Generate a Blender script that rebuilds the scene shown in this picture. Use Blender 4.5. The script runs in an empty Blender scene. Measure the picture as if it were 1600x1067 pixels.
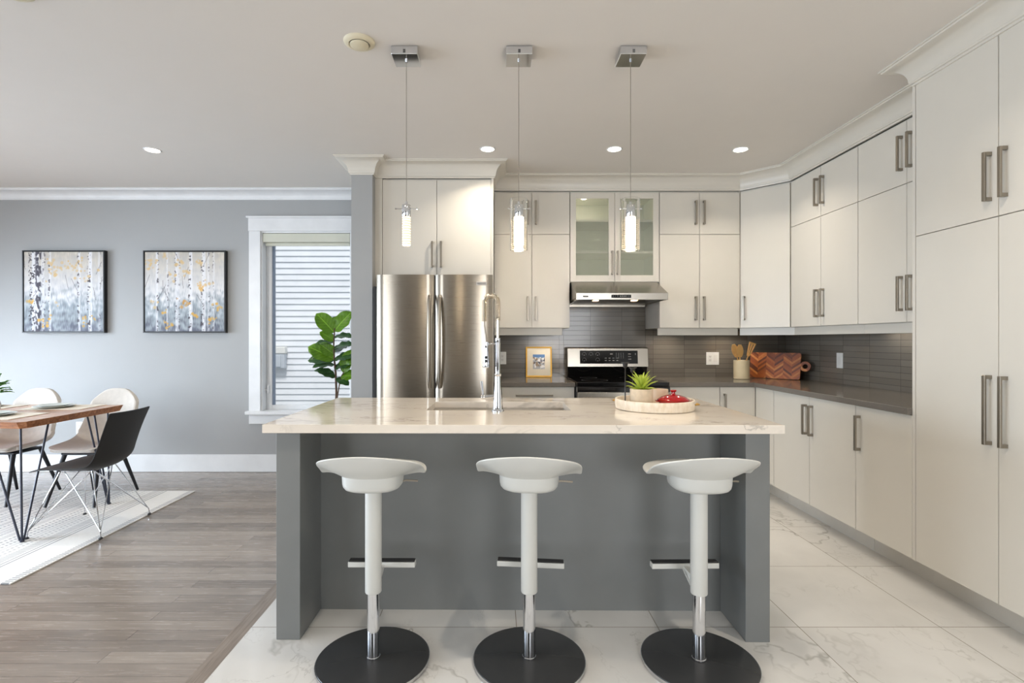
import bpy, bmesh, math, random
import numpy as np
from mathutils import Vector, Matrix
random.seed(4)
PI = math.pi
sc = bpy.context.scene
COL = sc.collection

# ------------------------------------------------------------------ camera, world, daylight, exposure
CAMZ = 1.275
cam_d = bpy.data.cameras.new('camera')
cam = bpy.data.objects.new('camera', cam_d); COL.objects.link(cam)
cam.location = (0, 0, CAMZ); cam.rotation_euler = (PI/2, 0, 0)
cam_d.sensor_width = 36.0; cam_d.lens = 36.0*820/1600
cam_d.shift_x = 24/1600.0; cam_d.shift_y = -2.5/1600.0
cam_d.clip_start = 0.05
sc.camera = cam

world = bpy.data.worlds.new('sky'); sc.world = world; world.use_nodes = True
wn = world.node_tree.nodes['Background']
wn.inputs[0].default_value = (0.80, 0.90, 1.0, 1); wn.inputs[1].default_value = 1.0

sc.view_settings.view_transform = 'Standard'; sc.view_settings.look = 'None'
sc.view_settings.exposure = 0.12; sc.view_settings.gamma = 1.0
try: sc.view_settings.use_curve_mapping = False
except Exception: pass
sc.cycles.max_bounces = 10; sc.cycles.diffuse_bounces = 5; sc.cycles.glossy_bounces = 5
sc.cycles.transmission_bounces = 8; sc.cycles.transparent_max_bounces = 12
sc.cycles.sample_clamp_indirect = 6.0; sc.cycles.blur_glossy = 0.4
sc.cycles.caustics_reflective = False; sc.cycles.caustics_refractive = False
sc.cycles.use_denoising = True

def area(name, loc, look, sx, sy, power, color, spread=180):
    l = bpy.data.lights.new(name, 'AREA'); l.shape = 'RECTANGLE'; l.size = sx; l.size_y = sy
    l.energy = power; l.color = color; l.spread = math.radians(spread)
    o = bpy.data.objects.new(name, l); COL.objects.link(o); o.location = loc
    o.rotation_euler = (Vector(look)-Vector(loc)).to_track_quat('-Z', 'Z').to_euler()
    return o
# daylight through the patio door; the others are added fill at unseen windows
DAY = (0.74, 0.86, 1.0)
area('daylight_patio', (-6.32, 3.1, 1.15), (-4.3, 3.5, 0.0), 2.1, 2.0, 150, DAY, 125)
area('fill_dining', (-6.32, 0.2, 1.25), (-2.0, 1.2, 0.0), 1.8, 1.7, 80, DAY, 150)
area('fill_living', (-4.6, -3.55, 1.45), (-3.0, 1, 0.2), 2.0, 1.9, 75, (0.92, 0.96, 1.0), 150)
area('fill_living_side', (1.7, -3.55, 1.45), (1.0, 2, 0.2), 1.6, 1.9, 58, (0.97, 0.98, 1.0), 150)
sun_d = bpy.data.lights.new('sun', 'SUN'); sun_d.energy = 2.6; sun_d.angle = math.radians(12); sun_d.color = (1, .97, .93)
sun = bpy.data.objects.new('sun', sun_d); COL.objects.link(sun); sun.rotation_euler = (math.radians(31), 0, math.radians(6))

# ------------------------------------------------------------------ colour and materials
def lin(c):
    c = c/255.0
    return c/12.92 if c <= 0.04045 else ((c+0.055)/1.055)**2.4
def rgb(r, g, b): return (lin(r), lin(g), lin(b), 1)

class NT:
    """small helper for node trees"""
    def __init__(s, name):
        s.m = bpy.data.materials.new(name); s.m.use_nodes = True
        s.t = s.m.node_tree; s.b = s.t.nodes['Principled BSDF']
    def n(s, typ, **kw):
        x = s.t.nodes.new(typ)
        for k, v in kw.items(): setattr(x, k, v)
        return x
    def l(s, a, b): s.t.links.new(a, b)
    def put(s, sock, v):
        if hasattr(v, 'is_output') or isinstance(v, bpy.types.NodeSocket): s.l(v, sock)
        else: sock.default_value = v
    def math(s, op, a, b=None, c=None, clamp=False):
        x = s.n('ShaderNodeMath', operation=op); x.use_clamp = clamp
        for i, v in enumerate((a, b, c)):
            if v is not None: s.put(x.inputs[i], v)
        return x.outputs[0]
    def xyz(s, space='Object'):
        tc = s.n('ShaderNodeTexCoord'); sp = s.n('ShaderNodeSeparateXYZ'); s.l(tc.outputs[space], sp.inputs[0])
        return tc.outputs[space], sp.outputs
    def comb(s, x, y, z):
        c = s.n('ShaderNodeCombineXYZ')
        for i, v in enumerate((x, y, z)): s.put(c.inputs[i], v)
        return c.outputs[0]
    def noise(s, vec, scale, detail=4, rough=.55, dist=0.0):
        x = s.n('ShaderNodeTexNoise'); x.inputs['Scale'].default_value = scale; x.inputs['Detail'].default_value = detail
        x.inputs['Roughness'].default_value = rough; x.inputs['Distortion'].default_value = dist
        if vec is not None: s.l(vec, x.inputs['Vector'])
        return x.outputs[0]
    def scale(s, vec, v):
        x = s.n('ShaderNodeMapping'); x.inputs['Scale'].default_value = v; s.l(vec, x.inputs[0]); return x.outputs[0]
    def ramp(s, fac, stops, interp='LINEAR'):
        x = s.n('ShaderNodeValToRGB'); cr = x.color_ramp; cr.interpolation = interp
        while len(cr.elements) < len(stops): cr.elements.new(0.5)
        for e, (p, c) in zip(cr.elements, stops): e.position = p; e.color = c
        s.put(x.inputs[0], fac); return x.outputs[0]
    def mix(s, fac, a, b, blend='MIX'):
        x = s.n('ShaderNodeMix', data_type='RGBA', blend_type=blend)
        s.put(x.inputs[0], fac); s.put(x.inputs[6], a); s.put(x.inputs[7], b); return x.outputs[2]
    def maprange(s, v, a, b, c=0., d=1.):
        x = s.n('ShaderNodeMapRange'); x.inputs[1].default_value = a; x.inputs[2].default_value = b
        x.inputs[3].default_value = c; x.inputs[4].default_value = d; s.put(x.inputs[0], v); return x.outputs[0]
    def bump(s, h, strength=.2, dist=.002):
        x = s.n('ShaderNodeBump'); x.inputs['Strength'].default_value = strength; x.inputs['Distance'].default_value = dist
        s.l(h, x.inputs['Height']); s.l(x.outputs[0], s.b.inputs['Normal'])
    def set(s, **kw):
        names = dict(col='Base Color', rough='Roughness', metal='Metallic', coat='Coat Weight', coatr='Coat Roughness', ior='IOR',
                     trans='Transmission Weight', alpha='Alpha', emc='Emission Color', ems='Emission Strength', aniso='Anisotropic',
                     spec='Specular IOR Level', sheen='Sheen Weight', sss='Subsurface Weight')
        for k, v in kw.items(): s.put(s.b.inputs[names[k]], v)
        return s

def plain(name, c, rough=.5, metal=0., var=.04, vscale=6., bump=0., bscale=300., **kw):
    """a painted / moulded / metal surface with slight procedural unevenness"""
    t = NT(name); v, _ = t.xyz()
    nz = t.noise(v, vscale, 3)
    f = t.maprange(nz, .3, .7, 1-var, 1+var)
    col = t.mix(1.0, rgb(*c), t.comb(f, f, f), 'MULTIPLY')
    t.set(col=col, rough=rough, metal=metal, **kw)
    if bump: t.bump(t.noise(v, bscale, 2), bump, .001)
    return t.m

def veins(t, vec, scale, width, mask_scale, seed=0.0):
    """thin wandering veins, 0..1"""
    warp = t.n('ShaderNodeTexNoise'); warp.inputs['Scale'].default_value = scale*1.1; warp.inputs['Detail'].default_value = 5
    t.l(vec, warp.inputs['Vector'])
    ad = t.n('ShaderNodeVectorMath', operation='MULTIPLY_ADD'); t.l(warp.outputs['Color'], ad.inputs[0]); ad.inputs[1].default_value = (.5,)*3; t.l(vec, ad.inputs[2])
    n1 = t.noise(ad.outputs[0], scale, 5, .62)
    d = t.math('ABSOLUTE', t.math('SUBTRACT', n1, .5))
    w = t.math('MULTIPLY', width, t.maprange(t.noise(vec, scale*5, 3), .3, .75, .35, 1.6))
    line = t.math('SUBTRACT', 1.0, t.math('DIVIDE', d, w), clamp=True)
    mask = t.maprange(t.noise(vec, mask_scale, 2), .46, .66)
    return t.math('MULTIPLY', line, mask)

M = {}
M['wall'] = plain('wall_paint_grey', (162, 163, 163), .6, var=.008, bump=.03)
M['wall_white'] = plain('wall_paint_pale', (196, 194, 190), .6, var=.008, bump=.03)
M['wall_feature'] = plain('wall_paint_taupe', (120, 115, 106), .7, var=.01)
M['ceiling'] = plain('ceiling_paint', (222, 217, 211), .8, var=.006)
M['trim'] = plain('trim_white', (226, 227, 228), .35)
M['cab'] = plain('cabinet_white', (213, 208, 198), .3, var=.008, bump=.015, bscale=120)
M['cab_in'] = plain('cabinet_inside', (222, 223, 208), .5)
M['island'] = plain('island_grey_paint', (116, 118, 117), .38, var=.03)
M['nickel'] = plain('brushed_nickel', (158, 150, 138), .34, 1.0)
M['chrome'] = plain('chrome', (222, 224, 228), .07, 1.0, var=.01)
M['black_glass'] = plain('black_glass', (10, 10, 11), .06)
M['black'] = plain('black_plastic', (20, 20, 21), .4)
M['black_metal'] = plain('black_metal', (28, 29, 34), .38, .3)
M['white_plastic'] = plain('white_plastic', (226, 225, 221), .36, var=.012)
M['stool_white'] = plain('stool_white', (208, 208, 203), .34, var=.012)
M['kick'] = plain('toe_kick', (206, 201, 192), .28)
M['siding'] = plain('siding_white', (222, 224, 228), .5)
M['gold'] = plain('gold_frame', (190, 145, 62), .35, .8)
M['mat_paper'] = plain('mat_paper', (228, 222, 208), .8)
M['vent'] = plain('vent_cream', (215, 206, 180), .5)
M['outlet'] = plain('outlet_white', (232, 232, 228), .35)
M['slot'] = plain('outlet_slot', (60, 60, 60), .5)
M['concrete'] = plain('pot_stone', (208, 190, 165), .8, var=.08, vscale=40, bump=.2, bscale=200)
M['cream_pot'] = plain('cream_ceramic', (216, 200, 165), .45)
M['beige_cup'] = plain('beige_ceramic', (214, 190, 165), .45)
M['red'] = plain('red_enamel', (158, 8, 14), .12, var=.03, coat=.6)
M['black_stem'] = plain('candle_black', (24, 22, 24), .4)
M['spoon'] = plain('spoon_wood', (214, 168, 100), .55, var=.1, vscale=20)
M['plate'] = plain('plate_glaze', (200, 205, 200), .2)
M['linen'] = plain('placemat_linen', (222, 214, 200), .85, var=.06, vscale=60, bump=.3, bscale=500)
M['fabric'] = plain('chair_fabric', (202, 196, 188), .9, var=.05, vscale=30, bump=.4, bscale=600, sheen=.2)
M['shell_black'] = plain('shell_black', (34, 34, 35), .5, bump=.25, bscale=900)
M['blue_steel'] = plain('dark_leg', (52, 56, 70), .4, .2)
M['soil'] = plain('soil', (52, 40, 30), .9)
M['bark'] = plain('bark', (92, 72, 56), .8, var=.2, vscale=40)
M['rubber'] = plain('rubber_black', (38, 38, 39), .55, bump=.15, bscale=700)
M['base_dark'] = plain('stool_base_dark', (50, 51, 52), .26, bump=.04, bscale=60)
M['blind'] = plain('blind_cream', (205, 205, 190), .5)
M['gasket'] = plain('gasket_blue_grey', (112, 126, 146), .4)
M['meter'] = plain('meter_grey', (186, 192, 200), .45)
M['warm_nickel'] = plain('warm_nickel', (214, 204, 186), .16, 1.0)
M['brass'] = plain('brass', (205, 160, 80), .3, 1.0)
M['print'] = plain('panel_print', (150, 150, 150), .5)
M['ground'] = plain('ground_gravel', (150, 150, 145), .9, var=.2, vscale=8)
M['dark_gap'] = plain('dark_case', (30, 30, 31), .5)

def stainless(name, c, rough, stretch=(1, 1, 120), aniso=0.):
    t = NT(name); v, _ = t.xyz()
    nz = t.noise(t.scale(v, stretch), 6, 4)
    t.set(col=t.mix(nz, rgb(*[x*.97 for x in c]), rgb(*c)), metal=1.0, rough=t.maprange(nz, .2, .8, rough*.96, rough*1.04), aniso=aniso)
    if aniso:
        t.b.inputs['Anisotropic Rotation'].default_value = .25
        tg = t.n('ShaderNodeTangent', direction_type='RADIAL', axis='Z'); t.l(tg.outputs[0], t.b.inputs['Tangent'])
    return t.m
M['steel'] = stainless('stainless_fridge', (172, 164, 152), .28, (1, 1, 120), .72)
M['steel_h'] = stainless('stainless_hood', (182, 176, 166), .26, (1, 1, 120))
M['steel_sink'] = plain('sink_steel', (214, 206, 194), .45, .6)
M['ring_grey'] = plain('burner_print', (62, 62, 64), .3)
M['badge'] = plain('badge_silver', (196, 192, 186), .5, .4)

def wood_floor():
    t = NT('floor_maple_planks'); v, o = t.xyz()
    br = t.n('ShaderNodeTexBrick'); t.l(v, br.inputs['Vector'])
    br.offset = .37; br.offset_frequency = 2; br.squash = 1
    br.inputs['Color1'].default_value = (0, 0, 0, 1); br.inputs['Color2'].default_value = (1, 1, 1, 1); br.inputs['Mortar'].default_value = (.5, .5, .5, 1)
    br.inputs['Scale'].default_value = 1.0; br.inputs['Mortar Size'].default_value = .0009; br.inputs['Brick Width'].default_value = 1.15; br.inputs['Row Height'].default_value = .0795
    row = t.math('FLOOR', t.math('DIVIDE', o[1], .0795))
    wn_ = t.n('ShaderNodeTexWhiteNoise', noise_dimensions='1D'); t.l(row, wn_.inputs['W'])
    v2 = t.comb(t.math('ADD', o[0], t.math('MULTIPLY', wn_.outputs[0], 7.0)), o[1], br.outputs['Color'])
    grain = t.noise(t.scale(v2, (1.6, 26, 5)), 3.0, 5, .6, .6)
    blot = t.noise(t.scale(v2, (1.2, 6, 3)), 2.2, 3)
    f = t.math('ADD', t.math('MULTIPLY', grain, .34), t.math('ADD', t.math('MULTIPLY', blot, .36), t.math('MULTIPLY', br.outputs['Color'], .30)))
    col = t.ramp(f, [(.28, rgb(120, 111, 103)), (.5, rgb(142, 132, 123)), (.72, rgb(160, 150, 140))])
    col = t.mix(br.outputs['Fac'], col, rgb(70, 62, 56))
    t.set(col=col, rough=t.maprange(grain, .3, .7, .2, .3), coat=.15, coatr=.2)
    t.bump(t.math('ADD', t.math('MULTIPLY', br.outputs['Fac'], -1.0), t.math('MULTIPLY', grain, .1)), .25, .001)
    return t.m
M['floor'] = wood_floor()
def board_floor():
    t = NT('floor_border_board'); v, o = t.xyz()
    g = t.noise(t.scale(v, (26, 1.6, 1)), 3.0, 5, .6, .6)
    t.set(col=t.ramp(g, [(.3, rgb(112, 101, 92)), (.7, rgb(150, 138, 127))]), rough=.3)
    return t.m
M['board'] = board_floor()

def marble_tile():
    t = NT('floor_marble_tile'); v, o = t.xyz()
    TX, TY = .627, .6255
    fx = t.math('DIVIDE', t.math('SUBTRACT', o[0], 1.342), TX); fy = t.math('DIVIDE', t.math('SUBTRACT', o[1], 2.33), TY)
    ix = t.math('FLOOR', fx); iy = t.math('FLOOR', fy)
    ux = t.math('SUBTRACT', fx, ix); uy = t.math('SUBTRACT', fy, iy)
    def edge(u, w): return t.math('LESS_THAN', t.math('MINIMUM', u, t.math('SUBTRACT', 1.0, u)), w)
    grout = t.math('MAXIMUM', edge(ux, .0028), edge(uy, .0028))
    w3 = t.n('ShaderNodeTexWhiteNoise', noise_dimensions='2D'); t.l(t.comb(ix, iy, 0.), w3.inputs['Vector'])
    off = t.n('ShaderNodeVectorMath', operation='MULTIPLY_ADD'); t.l(w3.outputs['Color'], off.inputs[0]); off.inputs[1].default_value = (23, 31, 17); t.l(v, off.inputs[2])
    p = t.scale(off.outputs[0], (1.0, .8, 1))
    v1 = veins(t, p, 1.15, .013, 1.3)
    v2 = veins(t, t.scale(p, (1.3, 1.0, 1.7)), 2.1, .010, 2.0)
    cloud = t.noise(p, 2.2, 4)
    base = t.mix(t.maprange(cloud, .4, .8), rgb(216, 215, 212), rgb(200, 199, 196))
    vv = t.math('MAXIMUM', v1, t.math('MULTIPLY', v2, .5))
    col = t.mix(t.math('MULTIPLY', vv, .7), base, rgb(132, 129, 122))
    col = t.mix(grout, col, rgb(140, 133, 122))
    t.set(col=col, rough=.085, coat=.0)
    t.bump(t.math('MULTIPLY', grout, -1.0), .3, .0008)
    return t.m
M['tile'] = marble_tile()

def quartz(name, c, vc, scale, w, rough):
    t = NT(name); v, o = t.xyz()
    p = t.scale(v, (.55, 1.5, 1.0))
    v1 = t.math('MAXIMUM', veins(t, p, scale, w, 1.1), t.math('MULTIPLY', veins(t, t.scale(v, (1.1, 2.6, 1.9)), scale*1.3, w*.6, 1.7), .7))
    col = t.mix(t.maprange(t.noise(v, 3, 4), .35, .7), rgb(*c), rgb(*[x*.96 for x in c]))
    t.set(col=t.mix(t.math('MULTIPLY', v1, .85), col, rgb(*vc)), rough=rough)
    return t.m
M['quartz'] = quartz('island_quartz', (228, 219, 207), (112, 105, 97), 1.7, .03, .1)
def dark_quartz():
    t = NT('dark_grey_quartz'); v, o = t.xyz()
    t.set(col=t.mix(t.noise(v, 180, 2), rgb(98, 93, 87), rgb(120, 114, 107)), rough=.12); return t.m
M['dquartz'] = dark_quartz()

def splash(name, ax):
    t = NT(name); v, o = t.xyz()
    br = t.n('ShaderNodeTexBrick'); br.offset = 0.0
    t.l(t.comb(o[ax], o[2], 0.), br.inputs['Vector'])
    br.inputs['Color1'].default_value = (0, 0, 0, 1); br.inputs['Color2'].default_value = (1, 1, 1, 1); br.inputs['Mortar'].default_value = (.5,)*3+(1,)
    br.inputs['Scale'].default_value = 1; br.inputs['Mortar Size'].default_value = .0014; br.inputs['Mortar Smooth'].default_value = .2
    br.inputs['Brick Width'].default_value = .302; br.inputs['Row Height'].default_value = .0455
    c = t.mix(br.outputs['Color'], rgb(106, 100, 91), rgb(121, 115, 106))
    st = t.noise(t.scale(v, (6, 6, 60)), 3, 3)
    c = t.mix(t.math('MULTIPLY', st, .25), c, rgb(94, 89, 81))
    t.set(col=t.mix(br.outputs['Fac'], c, rgb(72, 69, 65)), rough=.15)
    t.bump(t.math('ADD', t.math('MULTIPLY', br.outputs['Fac'], -1.0), t.math('MULTIPLY', t.noise(v, 5, 2), .8)), .35, .0015)
    return t.m
M['splash_x'] = splash('backsplash_tile', 0); M['splash_y'] = splash('backsplash_tile_side', 1)

def glass(name, c, alpha, rough=.02, ior=1.45):
    t = NT(name); v, o = t.xyz()
    t.set(col=rgb(*c), rough=rough, ior=ior, alpha=t.maprange(t.noise(v, 3, 2), 0, 1, alpha*.95, alpha*1.05)); return t.m
M['pane'] = glass('window_glass', (225, 235, 240), .06)
M['cab_glass'] = glass('cabinet_glass', (184, 190, 174), .28, .04)
def clear_glass():
    t = NT('pendant_glass'); v, o = t.xyz()
    t.set(col=rgb(252, 252, 250), trans=1.0, ior=1.46, rough=t.maprange(t.noise(v, 4, 2), 0, 1, .0, .02)); return t.m
M['clear'] = clear_glass()
M['bubble'] = glass('bubble_glass', (255, 244, 220), .45, .05, 1.5)

def emit(name, c, s, stripes=None):
    t = NT(name); v, o = t.xyz()
    st = s
    if stripes:
        per, lo = stripes
        ph = t.math('FRACT', t.math('DIVIDE', o[2], per))
        st = t.math('ADD', lo, t.math('MULTIPLY', t.math('GREATER_THAN', ph, .45), s-lo))
    t.set(col=rgb(*c), emc=rgb(*c), ems=st, rough=.4); return t.m
M['led_disc'] = emit('downlight_lens', (255, 244, 226), 14)
M['led_col'] = emit('pendant_led', (255, 238, 212), 4.5)
M['led_ladder'] = emit('pendant_led_ladder', (255, 226, 184), 2.4, (.0125, .28))
M['led_strip'] = emit('under_cabinet_led', (255, 240, 220), 5)
M['hood_bulb'] = emit('hood_bulb', (255, 205, 150), 6)

def table_wood(edge):
    t = NT('table_wood_edge' if edge else 'table_wood_top'); v, o = t.xyz()
    g = t.noise(t.scale(v, (1.2, 9, 9)), 3, 5, .6, 1.2)
    if edge: r = [(.28, rgb(112, 66, 36)), (.5, rgb(166, 104, 62)), (.72, rgb(196, 140, 94))]
    else: r = [(.3, rgb(158, 116, 88)), (.55, rgb(186, 146, 118)), (.75, rgb(206, 172, 146))]
    t.set(col=t.ramp(g, r), rough=.35 if edge else .25); return t.m
M['tw_edge'] = table_wood(True); M['tw_top'] = table_wood(False)

def whitewash():
    t = NT('tray_whitewashed_wood'); v, o = t.xyz()
    g = t.noise(t.scale(v, (14, 14, 5)), 4, 5)
    t.set(col=t.ramp(g, [(.3, rgb(212, 196, 172)), (.55, rgb(224, 212, 194)), (.8, rgb(230, 221, 206))]), rough=.6); return t.m
M['tray'] = whitewash()

def chevron():
    t = NT('cutting_board_chevron'); v, o = t.xyz('Object')
    w, h = .072, .021
    cu = t.math('DIVIDE', o[0], w); ci = t.math('FLOOR', cu); fr = t.math('SUBTRACT', cu, ci)
    par = t.math('ABSOLUTE', t.math('SUBTRACT', t.math('MODULO', t.math('ABSOLUTE', ci), 2.0), fr))
    vv = t.math('ADD', o[2], t.math('MULTIPLY', par, w*.75))
    si = t.math('FLOOR', t.math('DIVIDE', vv, h))
    w2 = t.n('ShaderNodeTexWhiteNoise', noise_dimensions='2D'); t.l(t.comb(ci, si, 0.), w2.inputs['Vector'])
    g = t.noise(t.scale(v, (30, 30, 30)), 2, 4)
    f = t.math('ADD', t.math('MULTIPLY', w2.outputs[0], .8), t.math('MULTIPLY', g, .2))
    t.set(col=t.ramp(f, [(.1, rgb(92, 40, 14)), (.4, rgb(146, 72, 22)), (.7, rgb(176, 94, 34)), (.95, rgb(210, 138, 66))]), rough=.4)
    return t.m
M['chevron'] = chevron()

def rug_mat():
    # u: distance from the rug's edge (object x = 0 at that edge, growing away from it), dashes along y
    t = NT('rug_woven_stripes'); v, o = t.xyz()
    u = t.math('MULTIPLY', o[0], -1.0); y = o[1]
    tot = None
    def add(x):
        nonlocal tot
        tot = x if tot is None else t.math('MAXIMUM', tot, x)
    def band(a, b): return t.math('MULTIPLY', t.math('GREATER_THAN', u, a), t.math('LESS_THAN', u, b))
    def dash(per, duty, ph=0.0): return t.math('LESS_THAN', t.math('FRACT', t.math('ADD', t.math('DIVIDE', y, per), ph)), duty)
    add(t.math('MULTIPLY', t.math('MULTIPLY', band(.008, .05), dash(.02, .5)), .85))
    solid = [(.234, .243, .95), (.262, .270, .9), (.45, .455, .6), (.72, .727, .7), (.76, .766, .6), (1.0, 1.007, .7), (1.30, 1.307, .7)]
    for a, b, k in solid: add(t.math('MULTIPLY', band(a, b), k))
    dashed = [(.285, .35, .016, .55, .55), (.375, .39, .03, .5, .5), (.41, .425, .03, .6, .5), (.48, .495, .028, .5, .75), (.52, .535, .028, .5, .8), (.56, .575, .03, .55, .8),
              (.60, .64, .016, .55, .5), (.67, .70, .02, .5, .55), (.80, .815, .03, .5, .75), (.84, .87, .016, .5, .6), (.91, .925, .03, .5, .8), (.95, .98, .02, .5, .5),
              (1.05, 1.07, .03, .5, .7), (1.1, 1.15, .016, .5, .5), (1.2, 1.22, .03, .5, .7), (1.36, 1.4, .02, .5, .6), (1.45, 1.5, .02, .5, .6), (1.6, 1.62, .03, .5, .6)]
    for a, b, per, du, k in dashed: add(t.math('MULTIPLY', t.math('MULTIPLY', band(a, b), dash(per, du, a*7)), k))
    nz = t.noise(v, 60, 3)
    basec = t.mix(nz, rgb(226, 225, 221), rgb(240, 239, 236))
    t.set(col=t.mix(t.math('MULTIPLY', tot, t.maprange(t.noise(v, 25, 2), .2, .8, .7, 1.0)), basec, rgb(88, 92, 104)), rough=.95)
    t.bump(t.noise(v, 400, 2), .5, .002)
    return t.m
M['rug'] = rug_mat()

def leaf_mat(name, c1, c2, back=.25, vein=False):
    t = NT(name); v, o = t.xyz()
    t.set(col=t.mix(t.noise(v, 14, 3), rgb(*c1), rgb(*c2)), rough=.35)
    uv = t.n('ShaderNodeTexCoord'); sp = t.n('ShaderNodeSeparateXYZ'); t.l(uv.outputs['UV'], sp.inputs[0])
    sa = t.math('ABSOLUTE', t.math('SUBTRACT', t.math('MULTIPLY', sp.outputs[0], 2.0), 1.0))
    ph = t.math('FRACT', t.math('SUBTRACT', t.math('MULTIPLY', sp.outputs[1], 7.0), t.math('MULTIPLY', sa, 1.6)))
    rib = t.math('MAXIMUM', t.math('LESS_THAN', sa, .045), t.math('MULTIPLY', t.math('LESS_THAN', ph, .10), .6))
    base = t.mix(t.noise(v, 14, 3), rgb(*c1), rgb(*c2))
    if vein: base = t.mix(t.math('MULTIPLY', rib, .7), base, rgb(*[min(255, x*1.25+25) for x in c2]))
    t.set(col=base)
    tr = t.n('ShaderNodeBsdfTranslucent'); tr.inputs[0].default_value = rgb(*c2)
    mx = t.n('ShaderNodeMixShader'); mx.inputs[0].default_value = back
    t.l(t.b.outputs[0], mx.inputs[1]); t.l(tr.outputs[0], mx.inputs[2])
    t.l(mx.outputs[0], t.t.nodes['Material Output'].inputs[0]); return t.m
M['leaf'] = leaf_mat('fig_leaf_backlit', (66, 108, 24), (132, 178, 50), .45, True)  # bright tone carries the leaves' backlighting in its colour
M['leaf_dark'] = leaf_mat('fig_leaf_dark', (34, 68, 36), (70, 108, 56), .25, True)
M['leaf_lime'] = leaf_mat('succulent_leaf', (160, 190, 48), (222, 228, 118), .35)
M['leaf_mid'] = leaf_mat('herb_leaf', (62, 118, 44), (110, 160, 70), .3)
def vcol_mat(name):
    t = NT(name); a = t.n('ShaderNodeVertexColor'); a.layer_name = 'paint'
    v, o = t.xyz(); t.set(col=a.outputs[0], rough=.75); t.bump(t.noise(v, 260, 2), .2, .001); return t.m
M['paint'] = vcol_mat('birch_painting')

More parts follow.
